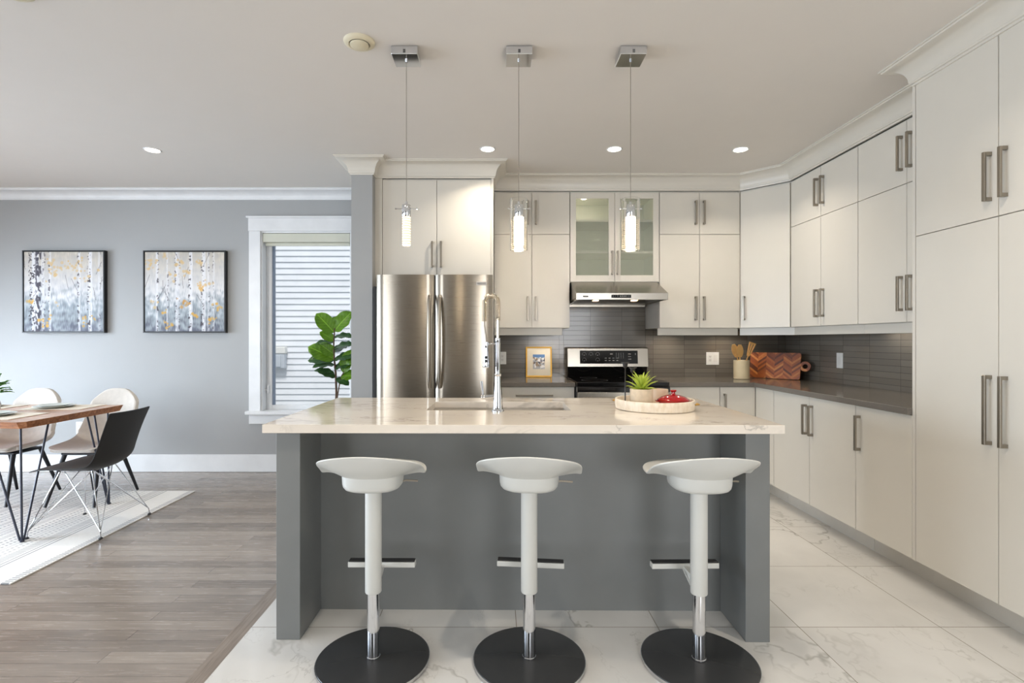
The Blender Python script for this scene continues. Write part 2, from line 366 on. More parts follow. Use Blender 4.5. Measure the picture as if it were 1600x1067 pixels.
# ------------------------------------------------------------------ mesh builder
class MB:
    def __init__(s): s.bm = bmesh.new()
    def _mark(s): return set(s.bm.verts)
    def hexa(s, pts, bevel=0., seg=2):
        """8 points: bottom loop 4 then top loop 4"""
        v = [s.bm.verts.new(p) for p in pts]
        fs = [s.bm.faces.new([v[i] for i in q]) for q in ((3,2,1,0),(4,5,6,7),(0,1,5,4),(1,2,6,5),(2,3,7,6),(3,0,4,7))]
        bmesh.ops.recalc_face_normals(s.bm, faces=fs)
        if bevel > 0:
            es = list({e for f in fs for e in f.edges})
            bmesh.ops.bevel(s.bm, geom=es, offset=bevel, segments=seg, profile=.5, affect='EDGES', clamp_overlap=True)
        return s
    def box(s, x0, x1, y0, y1, z0, z1, bevel=0., seg=2):
        return s.hexa([(x0,y0,z0),(x1,y0,z0),(x1,y1,z0),(x0,y1,z0),(x0,y0,z1),(x1,y0,z1),(x1,y1,z1),(x0,y1,z1)], bevel, seg)
    def prism(s, poly, z0, z1, bevel=0., seg=2):
        n = len(poly)
        a = [s.bm.verts.new((x, y, z0)) for x, y in poly]; b = [s.bm.verts.new((x, y, z1)) for x, y in poly]
        fs = [s.bm.faces.new(a[::-1]), s.bm.faces.new(b)]
        for i in range(n): fs.append(s.bm.faces.new((a[i], a[(i+1) % n], b[(i+1) % n], b[i])))
        bmesh.ops.recalc_face_normals(s.bm, faces=fs)
        if bevel > 0:
            es = list({e for f in fs[:2] for e in f.edges})
            bmesh.ops.bevel(s.bm, geom=es, offset=bevel, segments=seg, profile=.5, affect='EDGES')
        return s
    def lathe(s, prof, c=(0,0,0), n=32, axis='Z', sx=1., sy=1., close=False):
        """prof: (r, h) list, r = 0 closes"""
        rings = []
        for r, h in prof:
            if r <= 1e-6: rings.append([s.bm.verts.new(s._ax(0, 0, h, axis, c))])
            else: rings.append([s.bm.verts.new(s._ax(r*sx*math.cos(2*PI*i/n), r*sy*math.sin(2*PI*i/n), h, axis, c)) for i in range(n)])
        fs = []
        for a, b in zip(rings, rings[1:]):
            for i in range(n):
                j = (i+1) % n
                if len(a) == 1 and len(b) == 1: continue
                if len(a) == 1: fs.append(s.bm.faces.new((a[0], b[j], b[i])))
                elif len(b) == 1: fs.append(s.bm.faces.new((a[i], a[j], b[0])))
                else: fs.append(s.bm.faces.new((a[i], a[j], b[j], b[i])))
        bmesh.ops.recalc_face_normals(s.bm, faces=fs)
        return s
    def _ax(s, x, y, h, axis, c):
        if axis == 'Z': p = (x, y, h)
        elif axis == 'X': p = (h, x, y)
        else: p = (x, h, y)
        return (p[0]+c[0], p[1]+c[1], p[2]+c[2])
    def cyl(s, r, z0, z1, c=(0,0,0), n=32, axis='Z', bev=0.):
        if bev: pr = [(0,z0),(r-bev,z0),(r-bev*.3,z0+bev*.3),(r,z0+bev),(r,z1-bev),(r-bev*.3,z1-bev*.3),(r-bev,z1),(0,z1)]
        else: pr = [(0,z0),(r,z0),(r,z1),(0,z1)]
        return s.lathe(pr, c, n, axis)
    def tube(s, pts, r, n=10, rend=None, square=False):
        pts = [Vector(p) for p in pts]; k = len(pts)
        tan = []
        for i in range(k):
            a = pts[max(i-1, 0)]; b = pts[min(i+1, k-1)]; tan.append((b-a).normalized())
        ref = Vector((0,0,1)) if abs(tan[0].z) < .9 else Vector((1,0,0))
        u = tan[0].cross(ref).normalized()
        rings = []; ph = PI/4 if square else 0.
        for i, p in enumerate(pts):
            u = (u - tan[i]*u.dot(tan[i])).normalized(); w = tan[i].cross(u)
            rr = r if rend is None else r + (rend-r)*i/(k-1)
            rings.append([s.bm.verts.new(p + (u*math.cos(2*PI*j/n+ph)+w*math.sin(2*PI*j/n+ph))*rr) for j in range(n)])
        fs = []
        for a, b in zip(rings, rings[1:]):
            for j in range(n): fs.append(s.bm.faces.new((a[j], a[(j+1)%n], b[(j+1)%n], b[j])))
        fs.append(s.bm.faces.new(rings[0][::-1])); fs.append(s.bm.faces.new(rings[-1]))
        bmesh.ops.recalc_face_normals(s.bm, faces=fs)
        return s
    def grid(s, f, nu, nv, closed_u=False):
        g = [[s.bm.verts.new(f(i/(nu if closed_u else nu-1), j/(nv-1))) for j in range(nv)] for i in range(nu)]
        fs = []
        for i in range(nu if closed_u else nu-1):
            for j in range(nv-1):
                i2 = (i+1) % nu
                fs.append(s.bm.faces.new((g[i][j], g[i2][j], g[i2][j+1], g[i][j+1])))
        return s, g, fs
    def solidify(s, th):
        bmesh.ops.recalc_face_normals(s.bm, faces=s.bm.faces[:])
        bmesh.ops.solidify(s.bm, geom=s.bm.faces[:], thickness=th)
        return s
    def build(s, name, mat, parent=None, world=False, smooth=False, auto=None, sub=0):
        if world and parent is not None:
            r = parent
            while r.parent is not None: r = r.parent
            bmesh.ops.translate(s.bm, verts=s.bm.verts[:], vec=-Vector(r.location))
        me = bpy.data.meshes.new(name); s.bm.to_mesh(me); s.bm.free()
        for m in (mat if isinstance(mat, (list, tuple)) else [mat]): me.materials.append(M[m] if isinstance(m, str) else m)
        o = bpy.data.objects.new(name, me); COL.objects.link(o)
        if parent is not None: o.parent = parent
        if smooth or auto is not None:
            ang = math.radians(auto or 40)
            for p in me.polygons: p.use_smooth = True
            b2 = bmesh.new(); b2.from_mesh(me)
            for e in b2.edges:
                if len(e.link_faces) == 2 and e.calc_face_angle(0) > ang: e.smooth = False
            b2.to_mesh(me); b2.free()
        if sub:
            md = o.modifiers.new('subsurf', 'SUBSURF'); md.levels = sub; md.render_levels = sub
        return o

def thing(name, label, cat, loc=(0,0,0), rz=0., group=None):
    o = bpy.data.objects.new(name, None); COL.objects.link(o); o.location = loc; o.rotation_euler = (0, 0, rz)
    o.empty_display_size = .1
    return tag(o, label, cat, group)
def tag(o, label, cat, group=None):
    o['label'] = label; o['category'] = cat
    if group: o['group'] = group
    return o
def struct(o): o['kind'] = 'structure'; return o
def copy_thing(r, loc, rz=None, label=None):
    c = r.copy(); COL.objects.link(c); c.location = loc
    if rz is not None: c.rotation_euler = (0, 0, rz)
    if label: c['label'] = label
    for ch in list(r.children):
        d = ch.copy(); COL.objects.link(d); d.parent = c
        for g in ch.children:
            e = g.copy(); COL.objects.link(e); e.parent = d
    return c
def centred(mb_fn, name, mat, loc, label, cat, group=None, **kw):
    """single mesh thing whose origin sits at loc (builder works in local coordinates)"""
    o = mb_fn.build(name, mat, **kw); o.location = loc
    return tag(o, label, cat, group)

class Frame:
    """cabinet run frame: origin o, r along the run, n outwards"""
    def __init__(s, o, r):
        s.o = Vector((o[0], o[1], 0)); s.r = Vector((r[0], r[1], 0)).normalized(); s.n = Vector((s.r.y, -s.r.x, 0))
    def P(s, a, d, z): p = s.o + s.r*a + s.n*d; return (p.x, p.y, z)
    def box(s, mb, a0, a1, d0, d1, z0, z1, bevel=0., seg=2):
        mb.hexa([s.P(a0,d1,z0), s.P(a1,d1,z0), s.P(a1,d0,z0), s.P(a0,d0,z0), s.P(a0,d1,z1), s.P(a1,d1,z1), s.P(a1,d0,z1), s.P(a0,d0,z1)], bevel, seg); return mb

def handle(F, door, a, z, L=.21, horiz=False):
    w = .0075; pr = .034; m = MB()
    if not horiz:
        F.box(m, a-w, a+w, pr-.011, pr, z-L/2, z+L/2, .0012, 1)
        for zz in (z-L/2+.008, z+L/2-.008): F.box(m, a-w, a+w, 0, pr-.0105, zz-.008, zz+.008)
    else:
        F.box(m, a-L/2, a+L/2, pr-.011, pr, z-w, z+w, .0012, 1)
        for aa in (a-L/2+.008, a+L/2-.008): F.box(m, aa-.008, aa+.008, 0, pr-.0105, z-w, z+w)
    return m.build('handle', 'nickel', door, world=True)
GAP = .0018
def door(F, root, a0, a1, z0, z1, h=None, name='door', mat='cab'):
    """h: (side -1/+1 or 0 for horizontal, z centre, length)"""
    m = MB(); F.box(m, a0+GAP, a1-GAP, -.02, 0, z0+GAP, z1-GAP, .0012, 1)
    d = m.build(name, mat, root, world=True)
    if h:
        side, hz, L = h
        if side == 0: handle(F, d, (a0+a1)/2, hz, L, True)
        else: handle(F, d, (a1-.036) if side > 0 else (a0+.036), hz, L)
    return d
def carcass(F, root, a0, a1, z0, z1, depth, kick=None, light_rail=None):
    m = MB(); F.box(m, a0, a1, -depth, -.0215, z0, z1)
    m.build('carcass', 'cab', root, world=True)
    if kick is not None:
        k = MB(); F.box(k, a0, a1, -depth, -kick, 0, z0-.0005); k.build('toe_kick', 'kick', root, world=True)
    if light_rail:
        l0, l1, dp = light_rail
        k = MB(); F.box(k, l0, l1, -dp-.018, -dp, 1.316, z0-.0005, .001, 1); k.build('light_rail', 'cab', root, world=True)
def cab_root(F, a, depth, z, name, label, cat='cabinet', group=None):
    return thing(name, label, cat, F.P(a, -depth/2, z), 0, group)

# ------------------------------------------------------------------ room shell
CEIL = 2.715; XR = 2.80; YB = 5.08; XL = -6.3; YF = -3.6
WX0, WX1, WZ0, WZ1 = -2.286, -1.40, .569, 2.328          # window in the back wall
m = MB(); m.box(XL-.15, -1.16, YF-.15, YB, -.05, 0); struct(m.build('floor', 'floor'))
m = MB(); m.box(-1.0885, XR, YF-.15, YB, -.05, 0); struct(m.build('floor_tile', 'tile'))
m = MB(); m.box(-1.16, -1.0885, YF-.15, YB, -.05, .0005); struct(m.build('trim_1', 'board'))
m = MB(); m.box(XL-.15, XR+.15, YF-.15, YB+.15, CEIL, CEIL+.1); struct(m.build('ceiling', 'ceiling'))
m = MB()
m.box(XL-.15, WX0, YB, YB+.16, 0, CEIL); m.box(WX1, XR+.15, YB, YB+.16, 0, CEIL)
m.box(WX0, WX1, YB, YB+.16, 0, WZ0); m.box(WX0, WX1, YB, YB+.16, WZ1, CEIL); struct(m.build('wall_back', 'wall'))
m = MB(); m.box(XR, XR+.15, YF, YB, 0, CEIL); struct(m.build('wall_right', 'wall_white'))
m = MB()
LWIN = [(-.7, 1.1, .35, 2.15), (2.05, 4.15, .05, 2.2)]
m.box(XL-.15, XL, YF, -.7, 0, CEIL); m.box(XL-.15, XL, 1.1, 2.05, 0, CEIL); m.box(XL-.15, XL, 4.15, YB, 0, CEIL)
for a, b, z0, z1 in LWIN: m.box(XL-.15, XL, a, b, 0, z0); m.box(XL-.15, XL, a, b, z1, CEIL)
struct(m.build('wall_left', 'wall'))
m = MB(); prev = XL
for a, b in ((-5.6, -3.6), (.9, 2.5)):
    m.box(prev, a, YF-.15, YF, 0, CEIL); m.box(a, b, YF-.15, YF, 0, .5); m.box(a, b, YF-.15, YF, 2.4, CEIL); prev = b
m.box(prev, XR, YF-.15, YF, 0, CEIL); struct(m.build('wall_front', 'wall_feature'))
# stub wall beside the fridge
SX0, SX1, SY0 = -1.158, -.990, 4.18
m = MB(); m.box(SX0, SX1, SY0, YB, 0, CEIL); struct(m.build('wall_stub', 'wall'))
# baseboards
def base_prof(m, x0, x1, y0, y1): m.box(x0, x1, y0, y1, 0, .168, .004, 1)
m = MB(); base_prof(m, XL, SX0, YB-.016, YB); struct(m.build('baseboard_back', 'trim'))
m = MB(); base_prof(m, SX0-.016, SX0, SY0-.016, YB-.016); base_prof(m, SX0, SX1, SY0-.016, SY0); struct(m.build('baseboard_stub', 'trim'))
m = MB(); base_prof(m, XL, XL+.016, YF, 2.0); base_prof(m, XL, XL+.016, 4.2, YB-.016); struct(m.build('baseboard_left', 'trim'))

def sweep(prof, path):
    """sweep (out, z) profile along an xy path, the room lying to the right of the way it runs"""
    m = MB(); P = [Vector(p) for p in path]; rings = []
    for i, p in enumerate(P):
        n0 = n1 = None
        if i > 0: d = (p-P[i-1]).normalized(); n0 = Vector((d.y, -d.x))
        if i < len(P)-1: d = (P[i+1]-p).normalized(); n1 = Vector((d.y, -d.x))
        if n0 is None: n0 = n1
        if n1 is None: n1 = n0
        b = (n0+n1); b = b/(1+n0.dot(n1))
        rings.append([m.bm.verts.new((p.x+b.x*o, p.y+b.y*o, z)) for o, z in prof])
    k = len(prof); fs = []
    for a, b in zip(rings, rings[1:]):
        for j in range(k): fs.append(m.bm.faces.new((a[j], a[(j+1)%k], b[(j+1)%k], b[j])))
    fs.append(m.bm.faces.new(rings[0])); fs.append(m.bm.faces.new(rings[-1][::-1]))
    bmesh.ops.recalc_face_normals(m.bm, faces=fs)
    return m
def crown_prof(h, p):
    z1 = CEIL-.0005; z0 = z1-h
    pr = [(-.005, z0), (.008, z0), (.010, z0+.010), (.016, z0+.012), (.018, z0+.020)]
    a0, b0, a1, b1 = .020, z0+.022, p-.014, z1-.018
    for i in range(9):
        t = i/8*PI/2
        pr.append((a0+(a1-a0)*(1-math.cos(t)), b0+(b1-b0)*math.sin(t)))
    pr += [(p-.010, z1-.016), (p-.008, z1-.010), (p, z1-.009), (p, z1), (-.005, z1)]
    return pr
struct(sweep(crown_prof(.086, .125), [(XL, YB), (SX0-.0, YB)]).build('trim_2', 'trim', auto=30))
struct(sweep(crown_prof(.126, .112), [(SX0, YB), (SX0, SY0), (SX1+.004, SY0), (SX1+.004, 4.27), (-.026, 4.27), (-.026, 4.63), (2.147, 4.63), (2.43, 4.339), (2.43, 2.715), (2.165, 2.715), (2.165, 1.81)]).build('trim_3', 'cab', auto=30))

# ------------------------------------------------------------------ window, blind, outside
m = MB()   # casing boards on the wall
CY = YB-.02
m.box(-2.39, -2.28, CY, YB, WZ0+.02, 2.325, .002, 1)
m.box(-1.41, -1.30, CY, YB, WZ0+.02, 2.325, .002, 1)
m.box(-2.395, -1.295, CY-.004, YB, 2.325, 2.45, .002, 1)
m.box(-2.412, -1.278, CY-.018, YB, 2.45, 2.468, .003, 1)
m.box(-2.412, -1.278, CY-.04, YB+.09, WZ0-.012, WZ0+.02, .004, 1)
m.box(-2.39, -1.30, CY, YB, WZ0-.105, WZ0-.012, .002, 1)
w1 = struct(m.build('window_1', 'trim'))
m = MB()
m.box(WX0, WX0+.018, YB, YB+.15, WZ0+.02, WZ1); m.box(WX1-.018, WX1, YB, YB+.15, WZ0+.02, WZ1); m.box(WX0+.018, WX1-.018, YB, YB+.15, WZ1-.018, WZ1)
m.build('jamb', 'trim', w1)
m = MB(); fx0, fx1, fz0, fz1 = WX0+.018, WX1-.018, WZ0+.02, WZ1-.018
m.box(fx0, fx0+.055, YB+.09, YB+.14, fz0, fz1, .004, 1); m.box(fx1-.03, fx1, YB+.09, YB+.14, fz0, fz1, .004, 1)
m.box(fx0+.055, fx1-.03, YB+.09, YB+.14, fz0, fz0+.045, .004, 1); m.box(fx0+.055, fx1-.03, YB+.09, YB+.14, fz1-.04, fz1, .004, 1)
m.build('sash', 'trim', w1)
m = MB(); m.box(fx0+.055, fx0+.072, YB+.095, YB+.135, fz0+.045, fz1-.04); m.build('gasket', 'gasket', w1)
m = MB(); m.box(fx0+.05, fx1-.025, YB+.115, YB+.119, fz0+.04, fz1-.035); m.build('pane', 'pane', w1)
m = MB(); m.box(fx0+.018, fx0+.034, YB+.06, YB+.09, .75, .83, .003, 1); m.tube([(fx0+.026, YB+.07, .79), (fx0-.004, YB+.06, .785)], .006); m.build('latch', 'trim', w1)
rb = thing('roller_blind', 'cream roller blind cassette rolled up at the top of the window', 'blind', ((WX0+WX1)/2, YB+.04, 2.21))
m = MB(); m.box(WX0+.019, WX1-.019, YB-.0, YB+.085, 2.222, WZ1-.02, .008, 2); m.build('cassette', 'blind', rb, world=True)
m = MB(); m.box(WX0+.035, WX1-.03, YB+.03, YB+.05, 2.190, 2.221, .006, 2); m.build('hem_bar', 'blind', rb, world=True)

hs = thing('neighbouring_house', 'white house clad in horizontal lap siding outside the window', 'house', (-2, 8.3, -.6))
m = MB(); rv = .0937; z = -.6
y0 = 8.2
for i in range(62):
    m.hexa([(-7.5, y0-.017, z), (3.5, y0-.017, z), (3.5, y0+.3, z), (-7.5, y0+.3, z), (-7.5, y0, z+rv), (3.5, y0, z+rv), (3.5, y0+.3, z+rv), (-7.5, y0+.3, z+rv)]); z += rv
m.build('siding', 'siding', hs, world=True)
mt = thing('utility_box', 'grey metal utility box fixed on the white siding seen through the window', 'utility box', (-3.38, 8.17, 1.04))
m = MB(); m.box(-3.56, -3.27, 8.085, 8.182, .835, 1.06, .01, 2); m.build('box', 'meter', mt, world=True)
m = MB(); m.box(-3.57, -3.26, 8.075, 8.182, 1.062, 1.17, .012, 2); m.build('lid', 'white_plastic', mt, world=True)
m = MB(); m.box(-3.40, -3.325, 8.07, 8.084, .86, 1.04, .004, 1); m.build('hatch', 'meter', mt, world=True)
m = MB(); m.box(-9, 5, YB+.2, 12, -.75, -.62); g = m.build('ground', 'ground'); struct(g)

# ------------------------------------------------------------------ ceiling things
def downlight_proto():
    r = thing('recessed_downlight', '', 'ceiling light', (0, 0, 0), 0, 'recessed ceiling downlights')
    m = MB(); m.lathe([(.046, -.001), (.053, -.005), (.058, -.004), (.060, 0), (.046, 0), (.046, -.001)], n=40); m.build('trim_ring', 'trim', r, auto=40)
    m = MB(); m.lathe([(0, -.003), (.046, -.003), (.046, 0), (0, 0)], n=32); m.build('lens', 'led_disc', r)
    l = bpy.data.lights.new('downlight_lamp', 'AREA'); l.shape = 'DISK'; l.size = .075; l.energy = DL_POWER; l.color = (1, .89, .75); l.spread = math.radians(128)
    lo = bpy.data.objects.new('lamp', l); COL.objects.link(lo); lo.parent = r; lo.location = (0, 0, -.008)
    return r
DL_POWER = 6.1
spots = [(-2.61, 3.98, 'round recessed downlight over the dining area, in front of the painting beside the window'),
         (-.068, 3.96, 'round recessed downlight in front of the fridge cabinet'),
         (.889, 3.96, 'round recessed downlight in front of the glass-door cabinet'),
         (1.845, 3.97, 'round recessed downlight in front of the angled corner cabinet'),
         (-5.0, 3.0, 'added unseen downlight near the patio door'), (-2.61, 1.2, 'added unseen downlight over the dining room, behind the camera line'),  # downlights from here on are out of view, added as extra fill
         (-.9, 1.5, 'added unseen downlight above the walkway before the island, on the dining side'), (1.45, 1.75, 'added unseen downlight beside the pantry'),
         (.3, 1.5, 'added unseen downlight above the walkway, in front of the middle stool'),
         (-2.0, -1.6, 'added unseen downlight in the living room by the wide window'), (1.2, -1.6, 'added unseen downlight in the living room by the narrow window')]
dl = downlight_proto()
for i, (x, y, lab) in enumerate(spots):
    if i == 0: dl.location = (x, y, CEIL); dl['label'] = lab
    else: copy_thing(dl, (x, y, CEIL), None, lab)

vt = thing('ceiling_vent', 'round cream ceiling vent between the pendants and the dining side', 'vent', (-.663, 2.535, CEIL), 0, 'round ceiling vents')
m = MB(); m.lathe([(.048, 0), (.075, 0), (.074, -.006), (.064, -.013), (.052, -.016), (.048, -.012), (.048, 0)], n=44); m.build('ring', 'vent', vt, auto=50)
m = MB(); m.lathe([(0, -.026), (.034, -.025), (.0435, -.02), (.0445, -.014), (.03, -.008), (0, -.006)], n=40); m.cyl(.008, -.008, 0, n=12); m.build('disc', 'vent', vt, auto=50)
copy_thing(vt, (-1.99, 2.155, CEIL), None, 'round cream ceiling vent cut off by the top edge of the picture')

def pendant(x, label, kind):
    y = 2.63
    r = thing('pendant_light', label, 'pendant light', (x, y, CEIL), 0, 'pendant lights over the island')
    m = MB(); m.box(-.064, .064, -.064, .064, -.041, -.0005, .002, 1); c = m.build('canopy', 'chrome', r)
    m = MB()
    for i in range(3): m.box(-.006, .006, -.0655, -.0635, -.022-.006*i, -.019-.006*i)
    m.build('vent_slot', 'black', c)
    m = MB(); m.cyl(.006, -.05, -.0415, n=12); m.build('cable_grip', 'chrome', c)
    m = MB(); m.tube([(0, 0, -.05), (0, 0, -.752)], .0016, 6); m.build('cable', 'nickel', r)
    m = MB(); m.lathe([(0, -.748), (.006, -.748), (.006, -.762), (.0205, -.764), (.022, -.767), (.022, -.822), (.0205, -.825), (0, -.825)], n=24); m.build('socket', 'chrome', r, auto=40)
    m = MB(); m.tube([(-.056, 0, -.783), (.056, 0, -.783)], .0022, 8); m.cyl(.0045, -.0565, -.050, (0, 0, -.783), 10, 'X'); m.cyl(.0045, .050, .0565, (0, 0, -.783), 10, 'X'); m.build('crossbar', 'chrome', r)
    m = MB(); prof = [(0, -.825)]; n = 18; z = -.8252; dz = .1425/n
    for i in range(n): q = 1.0 if kind == 0 else 1.22; prof += [(.0195*q, z), (.0212*q, z-dz*.3), (.0195*q, z-dz*.75), (.0185*q, z-dz*.95)]; z -= dz
    prof += [(0, z)]
    m.lathe(prof, n=24); m.build('led_column', 'led_ladder' if kind == 0 else 'led_col', r, auto=50)
    if kind:
        m = MB(); R = .0465 if kind == 2 else .043
        ring = [(R-.003, -.735), (R, -.735), (R, -.992), (R-.003, -.992), (R-.003, -.735)]
        m.lathe(ring, n=40); gl = m.build('glass_cylinder', 'clear', r, auto=50)
        m = MB()
        for i in range(15):
            z = -.836-i*.0105; m.lathe([(R-.0055, z), (R-.0040, z+.0009), (R-.0036, z), (R-.0040, z-.0009), (R-.0055, z)], n=36)
        m.build('bubble_texture', 'bubble', gl, auto=60)
    l = bpy.data.lights.new('pendant_lamp', 'POINT'); l.energy = 2.0; l.color = (1, .84, .62); l.shadow_soft_size = .03
    lo = bpy.data.objects.new('lamp', l); COL.objects.link(lo); lo.parent = r; lo.location = (0, 0, -.99)
    return r
pendant(-.452, 'bare pendant light with no glass sleeve, hanging in front of the fridge cabinet', 0)
pendant(.111, 'glass cylinder pendant light between the two others above the sink', 1)
pendant(.671, 'glass cylinder pendant light hanging in front of the glass-door cabinet', 2)

# ------------------------------------------------------------------ cabinets
FB = Frame((0, 4.63), (1, 0)); FF = Frame((0, 4.27), (1, 0)); FL = Frame((0, 4.39), (1, 0))
FR = Frame((2.43, 0), (0, -1)); FRB = Frame((2.165, 0), (0, -1))
FD = Frame((2.147, 4.63), (2.43-2.147, 4.339-4.63))
UZ0, UZ1, USP, DTOP = 1.380, 2.590, 2.206, 2.577

c = cab_root(FF, -.5, .78, 1.80, 'fridge_cabinet', 'white two-door cabinet directly above the stainless fridge')
carcass(FF, c, -.973, -.027, 1.80, UZ1, .78)
door(FF, c, -.929, -.487, 1.80, DTOP, (1, 1.969, .21)); door(FF, c, -.487, -.046, 1.80, DTOP, (-1, 1.969, .21))
m = MB(); FF.box(m, -.9895, -.931, -.0215, -.001, 1.706, UZ1); m.build('filler_strip', 'cab', c, world=True)
m = MB(); FF.box(m, -.044, -.026, -.78, 0, 0, UZ1); m.build('end_panel', 'cab', c, world=True)

c = cab_root(FB, .31, .44, UZ0, 'wall_cabinet', 'white four-door wall cabinet between the fridge and the range hood', group='white wall cabinets')
carcass(FB, c, -.024, .645, UZ0, UZ1, .445, light_rail=(-.02, .585, .05))
door(FB, c, -.022, .31, USP, DTOP, (1, 2.395, .21)); door(FB, c, .31, .645, USP, DTOP, (-1, 2.395, .21))
door(FB, c, -.022, .31, UZ0, USP, (1, 1.552, .21)); door(FB, c, .31, .645, UZ0, USP, (-1, 1.552, .21))

# glass cabinet
GZ0 = 1.785
c = cab_root(FB, 1.04, .44, GZ0, 'glass_cabinet', 'white wall cabinet with two glass doors above the range hood')
m = MB()
FB.box(m, .647, .665, -.445, -.0215, GZ0, UZ1); FB.box(m, 1.417, 1.435, -.445, -.0215, GZ0, UZ1)
FB.box(m, .665, 1.417, -.445, -.0215, GZ0, GZ0+.018); FB.box(m, .665, 1.417, -.445, -.0215, UZ1-.018, UZ1); FB.box(m, .665, 1.417, -.445, -.43, GZ0+.018, UZ1-.018)
m.build('carcass', 'cab_in', c, world=True)
m = MB(); m.lathe([(0, -.006), (.03, -.006), (.034, -.002), (.034, 0), (0, 0)], (.80, 4.80, UZ1-.0185), 24); m.build('puck_lamp', 'led_disc', c, world=True)
l = bpy.data.lights.new('puck_lamp', 'AREA'); l.shape = 'DISK'; l.size = .06; l.energy = .8; l.color = (1, .93, .8)
lo = bpy.data.objects.new('lamp', l); COL.objects.link(lo); lo.parent = c; lo.location = Vector((.80, 4.80, UZ1-.027))-Vector(c.location)
for z in (2.055, 2.335):
    m = MB(); FB.box(m, .666, 1.416, -.42, -.04, z-.009, z+.009); m.build('shelf', 'cab', c, world=True)
for a0, a1, sd in ((.648, 1.041, 1), (1.041, 1.434, -1)):
    m = MB(); g = GAP; st = .052
    FB.box(m, a0+g, a0+st, -.02, 0, GZ0+g, DTOP-g, .001, 1); FB.box(m, a1-st, a1-g, -.02, 0, GZ0+g, DTOP-g, .001, 1)
    FB.box(m, a0+st, a1-st, -.02, 0, GZ0+g, GZ0+.06, .001, 1); FB.box(m, a0+st, a1-st, -.02, 0, DTOP-.055, DTOP-g, .001, 1)
    d = m.build('door', 'cab', c, world=True)
    m = MB(); FB.box(m, a0+st-.006, a1-st+.006, -.014, -.009, GZ0+.054, DTOP-.049); m.build('glass_pane', 'cab_glass', d, world=True)
    handle(FB, d, (a1-.024) if sd > 0 else (a0+.024), 1.953, .21)

c = cab_root(FB, 1.79, .44, UZ0, 'wall_cabinet', 'white four-door wall cabinet between the glass-door cabinet and the angled corner cabinet', group='white wall cabinets')
carcass(FB, c, 1.437, 2.140, UZ0, UZ1, .445, light_rail=(1.437, 2.150, .05))
door(FB, c, 1.437, 1.790, USP, DTOP, (1, 2.395, .21)); door(FB, c, 1.790, 2.145, USP, DTOP, (-1, 2.395, .21))
door(FB, c, 1.437, 1.790, UZ0, USP, (1, 1.552, .21)); door(FB, c, 1.790, 2.145, UZ0, USP, (-1, 1.552, .21))

DLN = math.hypot(2.43-2.147, 4.339-4.63)
c = thing('corner_wall_cabinet', 'tall white single-door wall cabinet set at an angle in the corner', 'cabinet', (2.5, 4.8, UZ0))
m = MB(); b = .0215/math.sqrt(2)
m.prism([(2.142, 4.635+b), (2.147+b, 4.630+b), (2.43+b, 4.339+b), (2.435+b, 4.336), (2.795, 4.336), (2.795, 5.075), (2.142, 5.075)], UZ0, UZ1); m.build('carcass', 'cab', c, world=True)
door(FD, c, .002, DLN-.002, UZ0, DTOP, (-1, 1.552, .21))
m = MB(); FD.box(m, -.02, DLN+.03, -.066, -.048, 1.316, UZ0-.0005, .001, 1); m.build('light_rail', 'cab', c, world=True)

def RY(*ys): return [-y for y in ys]
c = cab_root(FR, -3.93, .36, UZ0, 'wall_cabinet', 'white four-door wall cabinet on the side wall next to the angled corner cabinet', group='white wall cabinets')
carcass(FR, c, -4.334, -3.531, UZ0, UZ1, .365, light_rail=(-4.36, -3.531, .045))
for z0, z1, hz in ((USP-.003, DTOP, 2.392), (UZ0, USP-.003, 1.552)):
    door(FR, c, -4.334, -3.935, z0, z1, (1, hz, .21)); door(FR, c, -3.935, -3.531, z0, z1, (-1, hz, .21))
c = cab_root(FR, -3.12, .36, UZ0, 'wall_cabinet', 'white four-door wall cabinet on the side wall next to the tall pantry', group='white wall cabinets')
carcass(FR, c, -3.529, -2.737, UZ0, UZ1, .365, light_rail=(-3.529, -2.737, .045))
for z0, z1, hz in ((USP-.003, DTOP, 2.392), (UZ0, USP-.003, 1.552)):
    door(FR, c, -3.529, -3.11, z0, z1, (1, hz, .21)); door(FR, c, -3.11, -2.737, z0, z1, (-1, hz, .21))

# base cabinets
BZ0, BZ1 = .132, .882
c = cab_root(FL, .31, .66, 0, 'base_cabinet', 'white drawer base cabinet between the fridge and the range', group='white base cabinets')
carcass(FL, c, -.022, .652, BZ0, BZ1, .675, kick=.115)
door(FL, c, -.022, .652, .735, BZ1, (0, .812, .31), 'drawer'); door(FL, c, -.022, .652, .435, .735, (0, .66, .31), 'drawer'); door(FL, c, -.022, .652, BZ0, .435, (0, .36, .31), 'drawer')
c = cab_root(FL, 1.64, .66, 0, 'base_cabinet', 'white base cabinet standing against the range side, before the corner unit', group='white base cabinets')
carcass(FL, c, 1.418, 1.867, BZ0, BZ1, .675, kick=.115); door(FL, c, 1.418, 1.867, BZ0, BZ1, (-1, .72, .21))
c = thing('corner_base_cabinet', 'white corner base cabinet with a folding two-panel door', 'cabinet', (2.45, 4.7, 0))
m = MB(); m.prism([(1.869, 4.4115), (2.1865, 4.4115), (2.1865, 4.102), (2.795, 4.102), (2.795, 5.06), (1.869, 5.06)], BZ0, BZ1); m.build('carcass', 'cab', c, world=True)
m = MB(); m.prism([(1.869, 4.505), (2.28, 4.505), (2.28, 4.102), (2.795, 4.102), (2.795, 5.06), (1.869, 5.06)], 0, BZ0-.0005); m.build('toe_kick', 'kick', c, world=True)
door(FL, c, 1.869, 2.164, BZ0, BZ1, (-1, .72, .21)); door(FRB, c, -4.389, -4.102, BZ0, BZ1)
c = cab_root(FRB, -3.63, .6, 0, 'base_cabinet', 'white two-door base cabinet on the side wall next to the corner unit', group='white base cabinets')
